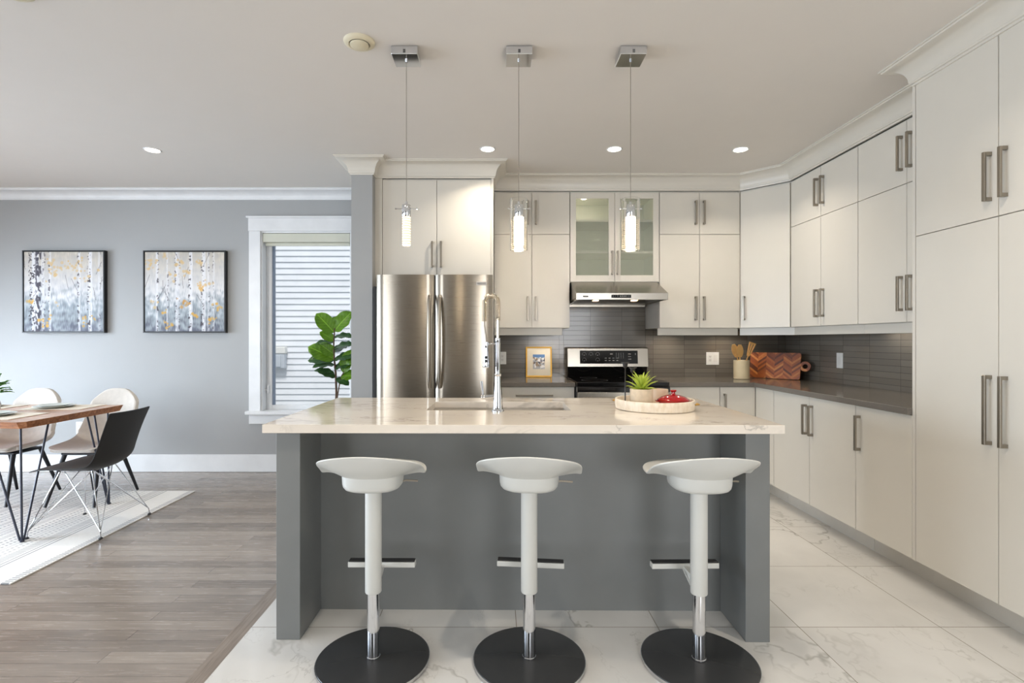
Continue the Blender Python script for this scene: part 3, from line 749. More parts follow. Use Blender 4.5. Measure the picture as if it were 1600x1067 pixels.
carcass(FRB, c, -4.10, -3.167, BZ0, BZ1, .625, kick=.115)
door(FRB, c, -4.10, -3.633, BZ0, BZ1, (1, .72, .21)); door(FRB, c, -3.633, -3.167, BZ0, BZ1, (-1, .72, .21))
c = cab_root(FRB, -2.95, .6, 0, 'base_cabinet', 'white single-door base cabinet on the side wall beside the tall pantry', group='white base cabinets')
carcass(FRB, c, -3.165, -2.735, BZ0, BZ1, .625, kick=.115); door(FRB, c, -3.165, -2.735, BZ0, BZ1, (-1, .72, .21))
# pantry
c = cab_root(FRB, -2.26, .6, 0, 'pantry_cabinet', 'tall white pantry cabinet with four doors reaching the ceiling trim', 'pantry')
carcass(FRB, c, -2.712, -1.815, BZ0, 2.60, .63)
m = MB(); FRB.box(m, -2.735, -1.815, -.63, -.115, 0, BZ0-.0005); m.build('toe_kick', 'kick', c, world=True)
m = MB(); FRB.box(m, -2.733, -2.7135, -.63, 0, BZ0, 2.60); m.build('end_panel', 'cab', c, world=True)
for z0, z1, hz, L in ((1.809, 2.592, 1.99, .215), (BZ0, 1.809, .968, .305)):
    door(FRB, c, -2.712, -2.265, z0, z1, (1, hz, L)); door(FRB, c, -2.265, -1.817, z0, z1, (-1, hz, L))

# countertops and backsplash
CT0, CT1 = .8835, .92
m = MB(); m.prism([(1.417, 4.365), (2.14, 4.365), (2.14, 2.7355), (2.789, 2.7355), (2.789, 5.064), (1.417, 5.064)], CT0, CT1, .002, 1)
tag(m.build('countertop', 'dquartz'), 'dark grey L-shaped worktop running from the range round the corner to the pantry', 'countertop')
m = MB(); m.prism([(-.022, 4.365), (.654, 4.365), (.654, 5.064), (-.022, 5.064)], CT0, CT1, .002, 1)
tag(m.build('countertop', 'dquartz'), 'short dark grey worktop between the fridge and the range', 'countertop')
m = MB(); m.box(-.024, .645, 5.066, YB, .6, UZ0-.002); m.box(.647, 1.435, 5.066, YB, .6, GZ0-.002); m.box(1.437, XR-.012, 5.066, YB, .6, UZ0-.002)
struct(m.build('wall_backsplash', 'splash_x'))
m = MB(); m.box(2.79, XR, 2.737, 5.066, .6, UZ0-.002); struct(m.build('wall_backsplash_side', 'splash_y'))
# under-cabinet strip on the side wall
st = thing('led_strip', 'thin lit LED strip tucked behind the light rail on the side wall', 'light', (2.72, 3.4, 1.38))
m = MB(); m.box(2.715, 2.727, 2.78, 3.72, 1.372, 1.3795); m.build('strip', 'led_strip', st, world=True)
l = bpy.data.lights.new('strip_lamp', 'AREA'); l.shape = 'RECTANGLE'; l.size = .02; l.size_y = .9; l.energy = 1.2; l.color = (1, .92, .82)
lo = bpy.data.objects.new('lamp', l); COL.objects.link(lo); lo.parent = st; lo.location = (0, -.15, -.012)

def puck(x, y, label, first=None):
    if first is not None: return copy_thing(first, (x, y, UZ0-.0003), None, label)
    r = thing('under_cabinet_puck', label, 'light', (x, y, UZ0-.0003), 0, 'puck lights under the wall cabinets')
    m = MB(); m.lathe([(.022, -.010), (.031, -.009), (.033, -.003), (.033, 0), (.022, 0), (.022, -.010)], n=28); m.build('housing', 'nickel', r, auto=40)
    m = MB(); m.lathe([(0, -.009), (.022, -.009), (.022, -.002), (0, -.002)], n=24); m.build('lens', 'led_strip', r)
    l = bpy.data.lights.new('puck_light', 'AREA'); l.shape = 'DISK'; l.size = .04; l.energy = 1.0; l.color = (1, .88, .72); l.spread = math.radians(150)
    lo = bpy.data.objects.new('lamp', l); COL.objects.link(lo); lo.parent = r; lo.location = (0, 0, -.0115)
    return r
pk = puck(.47, 4.87, 'small puck light under the wall cabinet between fridge and range, above the gold picture frame')
puck(2.17, 4.88, 'small puck light under the angled corner cabinet, above the utensil crock', pk)
puck(1.62, 4.88, 'small puck light under the wall cabinet just past the range hood', pk)

# ------------------------------------------------------------------ fridge
fr = thing('refrigerator', 'stainless steel French door refrigerator beside the grey stub wall', 'refrigerator', (-.485, 4.5, 0))
m = MB(); m.box(-.984, -.047, 4.172, 4.98, .02, 1.70, .004, 1); m.box(-.93, -.05, 4.172, 4.98, 1.70, 1.765, .004, 1); m.build('case', 'dark_gap', fr, world=True)
def bowed(x0, x1, z0, z1):
    m = MB(); n = 14; poly = []
    for i in range(n+1):
        t = i/n; x = x0+(x1-x0)*t; e = min(t, 1-t)*(x1-x0)
        y = 4.106 - .017*(1-(2*t-1)**2) + (.012*(1-min(1, e/.012))**2)
        poly.append((x, y))
    poly += [(x1, 4.168), (x0, 4.168)]
    return m.prism(poly, z0, z1)
doors = []
for x0, x1 in ((-.940, -.490), (-.478, -.031)):
    doors.append(bowed(x0, x1, .68, 1.785).build('door', 'steel', fr, world=True, auto=35))
m = MB(); m.box(-.489, -.479, 4.13, 4.17, .68, 1.78); m.build('door_seal', 'black', fr, world=True)
dr = bowed(-.940, -.031, .06, .668).build('freezer_drawer', 'steel', fr, world=True, auto=35)
def fhandle(x, d):
    m = MB(); pts = []
    for i in range(25):
        t = i/24; pts.append((x, 4.098-.062*math.sin(PI*t)**.55, .905+.715*t))
    def ring(): pass
    m.tube(pts, .0145, 12); return m.build('handle', 'steel', d, world=True, smooth=True)
fhandle(-.522, doors[0]); fhandle(-.444, doors[1])
m = MB(); m.tube([(-.85, 4.10, .60), (-.84, 4.05, .60), (-.13, 4.05, .60), (-.12, 4.10, .60)], .014, 12); m.build('handle', 'steel', dr, world=True, smooth=True)
m = MB(); m.box(-.158, -.078, 4.0885, 4.0965, 1.7, 1.73, .001, 1); bd = m.build('badge', 'badge', doors[1], world=True)
cu = bpy.data.curves.new('badge_text', 'FONT'); cu.body = 'FRIGIDAIRE'; cu.size = .0135; cu.extrude = .0006; cu.align_x = 'CENTER'; cu.align_y = 'CENTER'
cu.materials.append(M['slot']); tmp = bpy.data.objects.new('badge_curve', cu); tm = bpy.data.meshes.new_from_object(tmp); bpy.data.objects.remove(tmp); bpy.data.curves.remove(cu)
to = bpy.data.objects.new('badge_lettering', tm); COL.objects.link(to); to.parent = bd; to.location = Vector((-.118, 4.0878, 1.715))-Vector(fr.location); to.rotation_euler = (PI/2, 0, 0)

# ------------------------------------------------------------------ range hood
hd = thing('range_hood', 'stainless steel range hood under the glass-door cabinet', 'range hood', (1.025, 4.7, 1.6))
hx0, hx1 = .655, 1.412
def yz_prism(m, x0, x1, pts, bevel=0.):
    n = len(pts); a = [m.bm.verts.new((x0, y, z)) for y, z in pts]; b = [m.bm.verts.new((x1, y, z)) for y, z in pts]
    fs = [m.bm.faces.new(a), m.bm.faces.new(b[::-1])]
    for i in range(n): fs.append(m.bm.faces.new((a[i], b[i], b[(i+1)%n], a[(i+1)%n])))
    bmesh.ops.recalc_face_normals(m.bm, faces=fs)
    if bevel: bmesh.ops.bevel(m.bm, geom=list({e for f in fs for e in f.edges}), offset=bevel, segments=2, profile=.5, affect='EDGES')
    return m
m = MB(); yz_prism(m, hx0, hx1, [(5.06, 1.783), (4.62, 1.783), (4.32, 1.662), (4.32, 1.606), (4.34, 1.606), (4.34, 1.622), (4.985, 1.622), (4.985, 1.587), (5.06, 1.587)], .002)
m.build('hood_body', 'steel_h', hd, world=True)
m = MB()
for i in range(34):
    x = hx0+.03+i*.0207
    m.box(x, x+.011, 4.36, 4.97, 1.608, 1.6215)
m.box(hx0+.01, hx0+.022, 4.345, 4.98, 1.604, 1.6215); m.box(hx1-.022, hx1-.01, 4.345, 4.98, 1.604, 1.6215)
m.build('filter', 'steel_h', hd, world=True)
m = MB(); m.box(hx0+.023, hx1-.023, 4.35, 4.98, 1.6213, 1.6219); m.build('filter_back', 'black', hd, world=True)
for x in (.835, 1.16):
    m = MB(); m.box(x-.022, x+.022, 4.40, 4.46, 1.602, 1.6215, .003, 1); m.build('lamp_lens', 'hood_bulb', hd, world=True)
    l = bpy.data.lights.new('hood_lamp', 'SPOT'); l.energy = 5.5; l.color = (1, .72, .42); l.spot_size = math.radians(110); l.spot_blend = .6; l.shadow_soft_size = .02
    lo = bpy.data.objects.new('lamp', l); COL.objects.link(lo); lo.parent = hd; lo.location = (x-1.025, 4.43-4.7, -.01)
m = MB(); m.box(.945, 1.107, 4.3165, 4.321, 1.621, 1.647, .001, 1); dp = m.build('control_panel', 'black_glass', hd, world=True)
m = MB()
for i, w in enumerate((.004, .003, .005, .012, .012, .012, .004, .004)):
    x = .957+i*.0185; m.box(x, x+w, 4.3158, 4.317, 1.632, 1.638)
m.build('button_print', 'print', dp, world=True)
m = MB(); m.box(.71, .754, 4.3165, 4.321, 1.626, 1.640, .002, 1); lg = m.build('badge', 'black', hd, world=True)
m = MB()
for i in range(4): m.box(.715+i*.009, .721+i*.009, 4.3155, 4.317, 1.629, 1.637)
m.build('badge_print', 'print', lg, world=True)

# ------------------------------------------------------------------ range
rg = thing('kitchen_range', 'stainless electric range with black glass cooktop under the hood', 'stove', (1.036, 4.65, 0))
rx0, rx1 = .658, 1.412
m = MB(); m.box(rx0, rx1, 4.33, 5.03, .02, .895); m.build('body', 'dark_gap', rg, world=True)
m = MB(); m.box(rx0, rx1, 4.285, 4.97, .896, .93, .006, 3); ct = m.build('cooktop', 'black_glass', rg, world=True)
for bx, by, br in ((.84, 4.50, .11), (1.23, 4.50, .085), (.84, 4.80, .075), (1.23, 4.80, .10)):
    m = MB(); m.lathe([(br-.003, .9302), (br, .9306), (br+.003, .9302)], (bx, by, 0), 40); m.build('burner_ring', 'ring_grey', ct, world=True)
m = MB(); yz_prism(m, rx0, rx1, [(4.33, .895), (4.282, .895), (4.272, .885), (4.27, .85), (4.33, .85)], .002); m.build('front_lip', 'black_glass', rg, world=True)
m = MB(); m.box(rx0+.004, rx1-.004, 4.275, 4.33, .27, .848, .004, 2); od = m.build('oven_door', 'steel_h', rg, world=True)
m = MB(); m.box(rx0+.12, rx1-.12, 4.272, 4.276, .38, .68, .001, 1); m.build('oven_window', 'black_glass', od, world=True)
m = MB(); m.tube([(rx0+.05, 4.28, .785), (rx0+.05, 4.225, .79), (rx1-.05, 4.225, .79), (rx1-.05, 4.28, .785)], .014, 12); m.build('handle', 'steel_h', od, world=True, smooth=True)
m = MB(); m.box(rx0+.004, rx1-.004, 4.28, 4.33, .06, .262, .004, 2); m.build('drawer', 'steel_h', rg, world=True)
m = MB(); yz_prism(m, rx0+.012, rx1+.006, [(5.055, .93), (4.965, .93), (4.94, 1.02), (5.055, 1.02)], .002); m.build('backguard_base', 'black_glass', rg, world=True)
m = MB(); yz_prism(m, rx0+.008, rx1+.012, [(5.06, 1.022), (4.92, 1.022), (4.94, 1.196), (4.955, 1.205), (5.06, 1.205)], .003); bg = m.build('backguard', 'steel_h', rg, world=True)
def bgp(x0, x1, z0, z1, d): # a plate on the slanted backguard
    y = lambda z: 4.92+.02*(z-1.022)/.174
    return [(x0, y(z0)-d, z0), (x1, y(z0)-d, z0), (x1, y(z0)+.002, z0), (x0, y(z0)+.002, z0), (x0, y(z1)-d, z1), (x1, y(z1)-d, z1), (x1, y(z1)+.002, z1), (x0, y(z1)+.002, z1)]
m = MB(); m.hexa(bgp(.782, 1.325, 1.052, 1.175, .003), .001, 1); cp = m.build('control_panel', 'black_glass', bg, world=True)
m = MB()
for (cx, cz) in ((.822, 1.14), (.885, 1.14), (.948, 1.14), (.822, 1.088), (.948, 1.088)):
    prev = None
    pts = [(cx+.018*math.cos(a), 4.9175-.0035+.02*(cz-1.022)/.174+0, cz+.018*math.sin(a)) for a in [(-30+i*20)*PI/180 for i in range(13)]]
    m.tube(pts, .0012, 5); m.hexa(bgp(cx-.004, cx+.004, cz-.012, cz-.006, .004))
for i in range(4):
    for zc in (1.104, 1.082): m.hexa(bgp(1.015+i*.036, 1.033+i*.036, zc-.003, zc+.003, .004))
for r_ in range(4):
    for i in range(4): m.hexa(bgp(1.12+i*.022, 1.128+i*.022, 1.146-r_*.014, 1.151-r_*.014, .004))
for i in range(3): m.hexa(bgp(1.235, 1.262, 1.14-i*.024, 1.145-i*.024, .004))
m.hexa(bgp(1.065, 1.09, 1.138, 1.148, .004)); m.hexa(bgp(1.30, 1.308, 1.135, 1.15, .004))
m.build('control_marking', 'print', cp, world=True)

# ------------------------------------------------------------------ island
IC = (.107, 2.2); IRZ = -math.radians(.55)
isl = thing('kitchen_island', 'dark grey island base with thick end panels and open knee space', 'kitchen island', (IC[0], IC[1], 0))
ib = .8835
m = MB(); m.box(IC[0]-1.045, IC[0]-.943, 2.222, 3.17, 0, ib, .0015, 1); m.build('end_panel', 'island', isl, world=True)
m = MB(); m.box(IC[0]+.943, IC[0]+1.045, 2.222, 3.17, 0, ib, .0015, 1); m.build('end_panel', 'island', isl, world=True)
m = MB(); m.box(IC[0]-.9425, IC[0]+.9425, 2.477, 2.497, 0, ib); m.build('back_panel', 'island', isl, world=True)
m = MB(); m.box(IC[0]-.9425, IC[0]+.9425, 2.4975, 3.13, .1, .62); m.box(IC[0]-.9425, IC[0]+.9425, 2.57, 3.06, 0, .0995); m.build('carcass', 'island', isl, world=True)
FI = Frame((IC[0], 3.151), (-1, 0))
for i in range(4): door(FI, isl, -.94+i*.47, -.94+(i+1)*.47, .105, .875, (1 if i % 2 == 0 else -1, .74, .21), mat='island')
isl.rotation_euler = (0, 0, IRZ)
# quartz top with the sink cut-out
SKX0, SKX1, SKY0, SKY1 = -.360, .372, 2.645, 3.005
xs = [IC[0]-1.091, SKX0, SKX1, IC[0]+1.091]; ys = [2.19, SKY0, SKY1, 3.215]
top = thing('island_countertop', 'white veined quartz worktop lying on the grey island', 'countertop', (IC[0], IC[1], ib))
m = MB(); V = {}
for k, z in enumerate((ib+.0003, .92)):
    for i, x in enumerate(xs):
        for j, y in enumerate(ys): V[i, j, k] = m.bm.verts.new((x, y, z))
for i in range(3):
    for j in range(3):
        if (i, j) == (1, 1): continue
        m.bm.faces.new((V[i,j,1], V[i+1,j,1], V[i+1,j+1,1], V[i,j+1,1])); m.bm.faces.new((V[i,j,0], V[i,j+1,0], V[i+1,j+1,0], V[i+1,j,0]))
def wl(a, b): m.bm.faces.new((V[a[0],a[1],0], V[b[0],b[1],0], V[b[0],b[1],1], V[a[0],a[1],1]))
for i in range(3): wl((i,0),(i+1,0)); wl((i+1,3),(i,3)); wl((3,i),(3,i+1)); wl((0,i+1),(0,i))
wl((2,1),(1,1)); wl((1,2),(2,2)); wl((1,1),(1,2)); wl((2,2),(2,1))
bmesh.ops.recalc_face_normals(m.bm, faces=m.bm.faces[:])
es = [e for e in m.bm.edges if len(e.link_faces) == 2 and e.calc_face_angle(0) > 1]
bmesh.ops.bevel(m.bm, geom=es, offset=.0018, segments=2, profile=.5, affect='EDGES')
m.build('slab', 'quartz', top, world=True); top.rotation_euler = (0, 0, IRZ)
# sink
sk = thing('kitchen_sink', 'stainless undermount sink sunk in the island worktop', 'sink', (0, 2.82, .65))
m = MB(); t_ = .004; a0, a1, b0, b1 = SKX0-.006, SKX1+.006, SKY0-.006, SKY1+.006; zt = ib-.001
m.box(a0, a1, b0, b1, .66, .664); m.box(a0-t_, a0, b0-t_, b1+t_, .66, zt); m.box(a1, a1+t_, b0-t_, b1+t_, .66, zt); m.box(a0, a1, b0-t_, b0, .66, zt); m.box(a0, a1, b1, b1+t_, .66, zt)
m.build('bowl', 'steel_sink', sk, world=True)
m = MB(); m.lathe([(0, .667), (.04, .667), (.045, .6645), (.045, .6642), (0, .6642)], (0, 2.83, 0), 24); m.build('drain', 'chrome', sk, world=True)

# faucet
fc = thing('kitchen_faucet', 'chrome spring neck faucet standing in front of the sink', 'faucet', (.006, 2.585, .92), 0)
m = MB(); m.lathe([(0, .0003), (.030, .0003), (.031, .006), (.027, .012), (.0255, .016), (.0235, .04), (.0205, .09), (.0165, .135), (.0155, .175), (.0155, .178), (.0172, .18), (.0172, .188), (.013, .19), (.013, .33), (.0138, .332), (.0138, .362), (.010, .364), (0, .364)], n=28); m.build('body', 'chrome', fc, auto=50)
m = MB(); m.tube([(0, 0, .36), (0, 0, .46)], .0075, 12); m.build('riser_pipe', 'warm_nickel', fc, smooth=True)
# arch
def arch(t):
    # t 0..1 : up the riser, over, and down towards the spray head at x=-.066
    R = .0335; Ls = .09; La = PI*R; Ld = .115; tot = Ls+La+Ld; d = t*tot
    if d < Ls: return Vector((0, 0, .45+d))
    if d < Ls+La:
        a = (d-Ls)/R; return Vector((-R+R*math.cos(a), 0, .54+R*math.sin(a)))
    return Vector((-2*R, 0, .54-(d-Ls-La)))
m = MB(); m.tube([(0, 0, .43)]+[arch(i/40) for i in range(41)]+[(-.066, 0, .42), (-.060, 0, .375), (-.058, 0, .335)], .0055, 10); m.build('hose', 'nickel', fc, smooth=True)
m = MB(); pts = []
turns = 50; N = turns*12
for i in range(N+1):
    t = i/N; c0 = arch(t*.93+.0); c1 = arch(min(1, t*.93+.01)); tn = (c1-c0).normalized(); s_ = tn.cross(Vector((0, 1, 0))).normalized()
    a = 2*PI*turns*t; pts.append(c0 + (s_*math.cos(a)+Vector((0, 1, 0))*math.sin(a))*.0118)
m.tube(pts, .0017, 6); m.build('spring', 'warm_nickel', fc, smooth=True)
m = MB(); m.lathe([(0, .345), (.010, .345), (.0115, .335), (.0115, .325), (.0105, .32), (.0115, .30), (.0135, .27), (.017, .235), (.0175, .222), (.0165, .218), (0, .218)], (-.058, 0, 0), 24); sh = m.build('spray_head', 'chrome', fc, auto=50)
m = MB(); m.box(-.0655, -.0505, -.0165, -.009, .262, .276, .002, 1); m.box(-.0655, -.0505, -.0172, -.0095, .244, .258, .002, 1); m.build('spray_button', 'black', sh)
m = MB(); m.tube([(0, 0, .335), (-.047, 0, .335)], .004, 8); m.lathe([(.0125, -.008), (.015, -.008), (.015, .008), (.0125, .008), (.0125, -.008)], (-.058, 0, .335), 20); m.build('holder_arm', 'chrome', fc, auto=50)
m = MB(); m.tube([(-.012, 0, .076), (-.07, 0, .073)], .0105, 14); m.lathe([(0, -.084), (.010, -.083), (.0125, -.078), (.0125, -.066), (.0105, -.062), (0, -.062)], (0, 0, .073), 20, 'X'); lv = m.build('valve', 'chrome', fc, auto=50)
m = MB(); m.tube([(-.074, 0, .08), (-.078, 0, .12), (-.081, 0, .152)], .0045, 10, .0068); m.build('lever', 'chrome', lv, smooth=True)

# ------------------------------------------------------------------ tray and what stands on it
TX, TY, TZ = .815, 2.712, .92
tr = thing('serving_tray', 'round whitewashed wooden tray on the island worktop', 'tray', (TX, TY, TZ))
m = MB(); m.lathe([(0, .0005), (.19, .0005), (.196, .003), (.2, .03), (.199, .049), (.197, .051), (.189, .051), (.187, .048), (.185, .012), (0, .012)], n=64); m.build('tray_body', 'tray', tr, auto=45)
for a in (-28, 152):
    m = MB(); A = math.radians(a)
    pts = []
    for i in range(13):
        t = -.13+.26*i/12; rr = .204+(.014*math.sin(PI*i/12)); pts.append((rr*math.cos(A+t), rr*math.sin(A+t), .034))
    m.tube(pts, .0035, 8); m.build('tray_handle', 'brass', tr, smooth=True)
zt = TZ+.0122
# succulent
pp = (TX-.075, TY-.03, zt)
pt = thing('potted_succulent', 'lime green spiky succulent in a round stone pot on the tray', 'potted plant', pp)
m = MB(); m.lathe([(0, 0), (.053, 0), (.0565, .004), (.0575, .09), (.056, .0935), (.050, .0935), (.048, .09), (.047, .075), (0, .075)], n=40); m.build('pot', 'concrete', pt, auto=45)
m = MB(); m.lathe([(0, .082), (.0465, .078), (.0465, .0755), (0, .0755)], n=24); m.build('soil', 'soil', pt)
def blade(L, W, el, az, droop=.3, z0=.078, r0=.006, th=.5):
    m = MB(); ca, sa = math.cos(az), math.sin(az)
    def f(u, v):
        t = v; w = W*(math.sin(PI*min(1, .18+.82*t))**.8)*(1-.15*t) if t < 1 else 0
        a = el - droop*t*t
        r = r0+L*t*math.cos(a); z = z0+L*t*math.sin(a)
        s_ = (u-.5)*2*w; z += abs(u-.5)*2*w*th*math.cos(a); r -= abs(u-.5)*2*w*th*math.sin(a)
        return (r*ca - s_*sa, r*sa + s_*ca, z)
    m.grid(f, 5, 9); return m
k = 0
for n_, el, L in ((6, 1.42, .108), (8, 1.2, .105), (9, .92, .092), (9, .55, .074)):
    for i in range(n_):
        az = 2*PI*i/n_+el*3+random.uniform(-.15, .15)
        mb = blade(L*random.uniform(.9, 1.1), .0095, el+random.uniform(-.08, .08), az, .25)
        mb.solidify(.0012); mb.build('leaf', 'leaf_lime', pt, smooth=True)
# candle holders
def candle(x, y, h, label):
    r = thing('candle_holder', label, 'candle holder', (x, y, zt), 0, 'black candle holders on the tray')
    m = MB(); m.lathe([(0, 0), (.017, 0), (.018, .003), (.016, .006), (.006, .009), (.0032, .014), (.0032, h-.03), (.005, h-.028), (0, h-.028)], n=24); m.build('stem', 'black_stem', r, auto=50)
    m = MB(); m.lathe([(0, h-.028), (.008, h-.027), (.0115, h-.02), (.013, h-.004), (.022, h-.001), (.022, h), (.0105, h), (.0105, h-.016), (0, h-.016)], n=24); m.build('cup', 'black_stem', r, auto=50)
candle(TX-.158, TY-.03, .228, 'taller black candle holder at the tray edge, on the sink side of the succulent')
candle(TX-.09, TY+.085, .195, 'black candle holder standing behind the succulent pot')
cp_ = thing('cup', 'beige ceramic cup on the tray behind the red casserole', 'cup', (TX+.057, TY+.095, zt))
m = MB(); m.lathe([(0, 0), (.034, 0), (.04, .004), (.044, .078), (.0425, .08), (.0405, .078), (.037, .008), (0, .008)], n=32); m.build('bowl', 'beige_cup', cp_, auto=45)
# red casserole
cs = thing('casserole_dish', 'small red enamel casserole with lid on the tray', 'casserole', (TX+.084, TY-.042, zt), math.radians(-8))
m = MB(); m.lathe([(0, 0), (.062, 0), (.067, .004), (.075, .028), (.079, .032), (.079, .036), (.073, .036), (.069, .03), (.062, .008), (0, .008)], n=44, sy=.82); m.build('pot', 'red', cs, auto=50)
for s_ in (-1, 1):
    m = MB(); m.hexa([(s_*.070, -.02, .026), (s_*.090, -.014, .03), (s_*.090, .014, .03), (s_*.070, .02, .026), (s_*.070, -.02, .033), (s_*.090, -.014, .036), (s_*.090, .014, .036), (s_*.070, .02, .033)], .003, 2); m.build('handle', 'red', cs, smooth=True)
m = MB(); m.lathe([(.079, .0365), (.080, .039), (.076, .043), (.06, .054), (.035, .062), (.015, .066), (0, .067)], n=44, sy=.82); ld = m.build('lid', 'red', cs, auto=50)
m = MB(); m.lathe([(0, .065), (.013, .066), (.009, .07), (.0085, .076), (.014, .08), (.016, .085), (.0135, .089), (0, .091)], n=24); m.build('knob', 'red', ld, smooth=True)

# ------------------------------------------------------------------ things on the back worktop
CT = CT1+.0003
pf = thing('picture_frame', 'small gold picture frame leaning on the backsplash between fridge and range', 'picture frame', (.404, 5.005, CT))
tilt = .10
def leanP(x, d, h): return (x, d*math.cos(tilt)+h*math.sin(tilt), h*math.cos(tilt)-d*math.sin(tilt)+.0018)
def lbox(m, x0, x1, d0, d1, h0, h1, bv=0.):
    m.hexa([leanP(x0,d0,h0), leanP(x1,d0,h0), leanP(x1,d1,h0), leanP(x0,d1,h0), leanP(x0,d0,h1), leanP(x1,d0,h1), leanP(x1,d1,h1), leanP(x0,d1,h1)], bv, 1)
W2, H = .124, .288; fw = .013
m = MB(); lbox(m, -W2, -W2+fw, 0, .016, 0, H, .001); lbox(m, W2-fw, W2, 0, .016, 0, H, .001); lbox(m, -W2+fw, W2-fw, 0, .016, 0, fw, .001); lbox(m, -W2+fw, W2-fw, 0, .016, H-fw, H, .001); m.build('moulding', 'gold', pf)
m = MB(); lbox(m, -W2+fw, W2-fw, .006, .014, fw, H-fw); m.build('mat', 'mat_paper', pf)
# little seaside print, painted per vertex
def print_art(n=40):
    rs = np.random.RandomState(3); im = np.zeros((n, n, 3))
    for j in range(n):
        for i in range(n):
            v = j/(n-1)
            if v > .78: c_ = np.array([88, 128, 186])
            else: c_ = np.array([178, 182, 190])
            im[i, j] = c_
    for _ in range(60):
        a, b = rs.randint(0, n, 2); b = int(b*.78); w, h = rs.randint(2, 8), rs.randint(2, 8); col = [(226, 228, 232), (60, 66, 84), (196, 200, 210), (120, 126, 140), (150, 130, 110), (240, 240, 240)][rs.randint(6)]
        im[a:a+w, b:min(b+h, int(n*.8))] = col
    return im
def paint_grid(im, f, name, mat, parent):
    n0, n1 = im.shape[:2]
    m = MB(); mb, g, fs = m.grid(lambda u, v: f(u, v), n0, n1)
    o = m.build(name, mat, parent)
    at = o.data.color_attributes.new('paint', 'FLOAT_COLOR', 'POINT')
    c_ = im.reshape(-1, 3)/255.0; c_ = np.where(c_ <= .04045, c_/12.92, ((c_+.055)/1.055)**2.4)
    at.data.foreach_set('color', np.concatenate([c_, np.ones((len(c_), 1))], 1).astype(np.float32).ravel())
    return o
paint_grid(print_art(), lambda u, v: leanP(-.057+.114*u, .0052, .075+.14*v), 'print', 'paint', pf)

# crock with utensils
ck = thing('utensil_crock', 'ribbed cream ceramic crock holding wooden utensils in the corner', 'crock', (2.228, 4.775, CT))
m = MB(); pr = [(0, 0), (.062, 0)]; z = .003
while z < .160: pr += [(.067, z), (.0685, z+.004), (.067, z+.009)]; z += .0112
pr += [(.068, .168), (.066, .170), (.062, .168), (.060, .01), (0, .01)]
m.lathe(pr, n=44); m.build('crock_body', 'cream_pot', ck, auto=60)
def utensil(base, tip, kind, label):
    b = Vector(base); t = Vector(tip); d = (t-b); L = d.length; d.normalize()
    o = thing('wooden_' + ('spoon' if kind == 's' else 'spatula'), label, 'kitchen utensil', b, 0, 'wooden utensils in the crock')
    side = Vector((1, 0, 0)); side = (side-d*side.dot(d)).normalized(); nr = d.cross(side)
    m = MB(); m.tube([(0, 0, 0), d*(L*.66)], .0055, 8); m.build('shaft', 'spoon', o, smooth=True)
    m = MB(); N = 12
    wid = (lambda t: .031*math.sin(PI*min(1, .12+.8*t))**.7) if kind == 's' else (lambda t: .012+.019*min(1, t*1.6))
    prof = [(t_, wid(t_)) for t_ in [i/N for i in range(N+1)]]
    left = [d*(L*(.62+.38*t_)) - side*w_ for t_, w_ in prof]; right = [d*(L*(.62+.38*t_)) + side*w_ for t_, w_ in prof]
    if kind == 'k':   # slotted blade: three ribs and two ends
        for (x0, x1, y0, y1) in ((-1, -.62, .2, .9), (-.28, .28, .2, .9), (.62, 1, .2, .9), (-1, 1, 0, .2), (-1, 1, .9, 1)):
            def q(x, y): return d*(L*(.62+.38*y)) + side*(x*wid(y))
            c_ = [q(x0, y0), q(x1, y0), q(x1, y1), q(x0, y1)]
            m.hexa([c_[0]-nr*.003, c_[1]-nr*.003, c_[1]+nr*.003, c_[0]+nr*.003, c_[3]-nr*.003, c_[2]-nr*.003, c_[2]+nr*.003, c_[3]+nr*.003])
    else:
        vs = []
        for l_, r_ in zip(left, right):
            vs.append([m.bm.verts.new(p) for p in (l_-nr*.003, r_-nr*.003, r_+nr*.003, l_+nr*.003)])
        for a, b_ in zip(vs, vs[1:]):
            for j in range(4): m.bm.faces.new((a[j], a[(j+1)%4], b_[(j+1)%4], b_[j]))
        m.bm.faces.new(vs[0][::-1]); m.bm.faces.new(vs[-1]); bmesh.ops.recalc_face_normals(m.bm, faces=m.bm.faces[:])
    m.build('blade', 'spoon', o, auto=40)
cz = CT+.012
utensil((2.25, 4.792, cz), (2.158, 4.785, 1.235), 's', 'wooden spoon leaning outermost in the crock, away from the cutting board')
utensil((2.212, 4.775, cz), (2.210, 4.768, 1.232), 's', 'wooden spoon upright in the middle of the crock')
utensil((2.205, 4.752, cz), (2.315, 4.742, 1.250), 'k', 'slotted wooden spatula leaning over the cutting board')
# cutting board: local x along its length
pa, pb = Vector((2.372, 4.93)), Vector((2.66, 4.635)); ang = math.atan2(pb.y-pa.y, pb.x-pa.x)
cb = thing('cutting_board', 'dark and amber chevron wood cutting board leaning in the corner', 'cutting board', (pa.x, pa.y, CT), ang)
BL, BH, bt = .428, .238, .02; tl = .16
def cbP(x, d, h): return (x, d*math.cos(tl)+h*math.sin(tl), h*math.cos(tl)-d*math.sin(tl)+.0035)
def cb_prism(m, poly):
    a = [m.bm.verts.new(cbP(x, 0, h)) for x, h in poly]; b = [m.bm.verts.new(cbP(x, bt, h)) for x, h in poly]; n = len(poly)
    fs = [m.bm.faces.new(a), m.bm.faces.new(b[::-1])]
    for i in range(n): fs.append(m.bm.faces.new((a[i], b[i], b[(i+1)%n], a[(i+1)%n])))
    bmesh.ops.recalc_face_normals(m.bm, faces=fs)
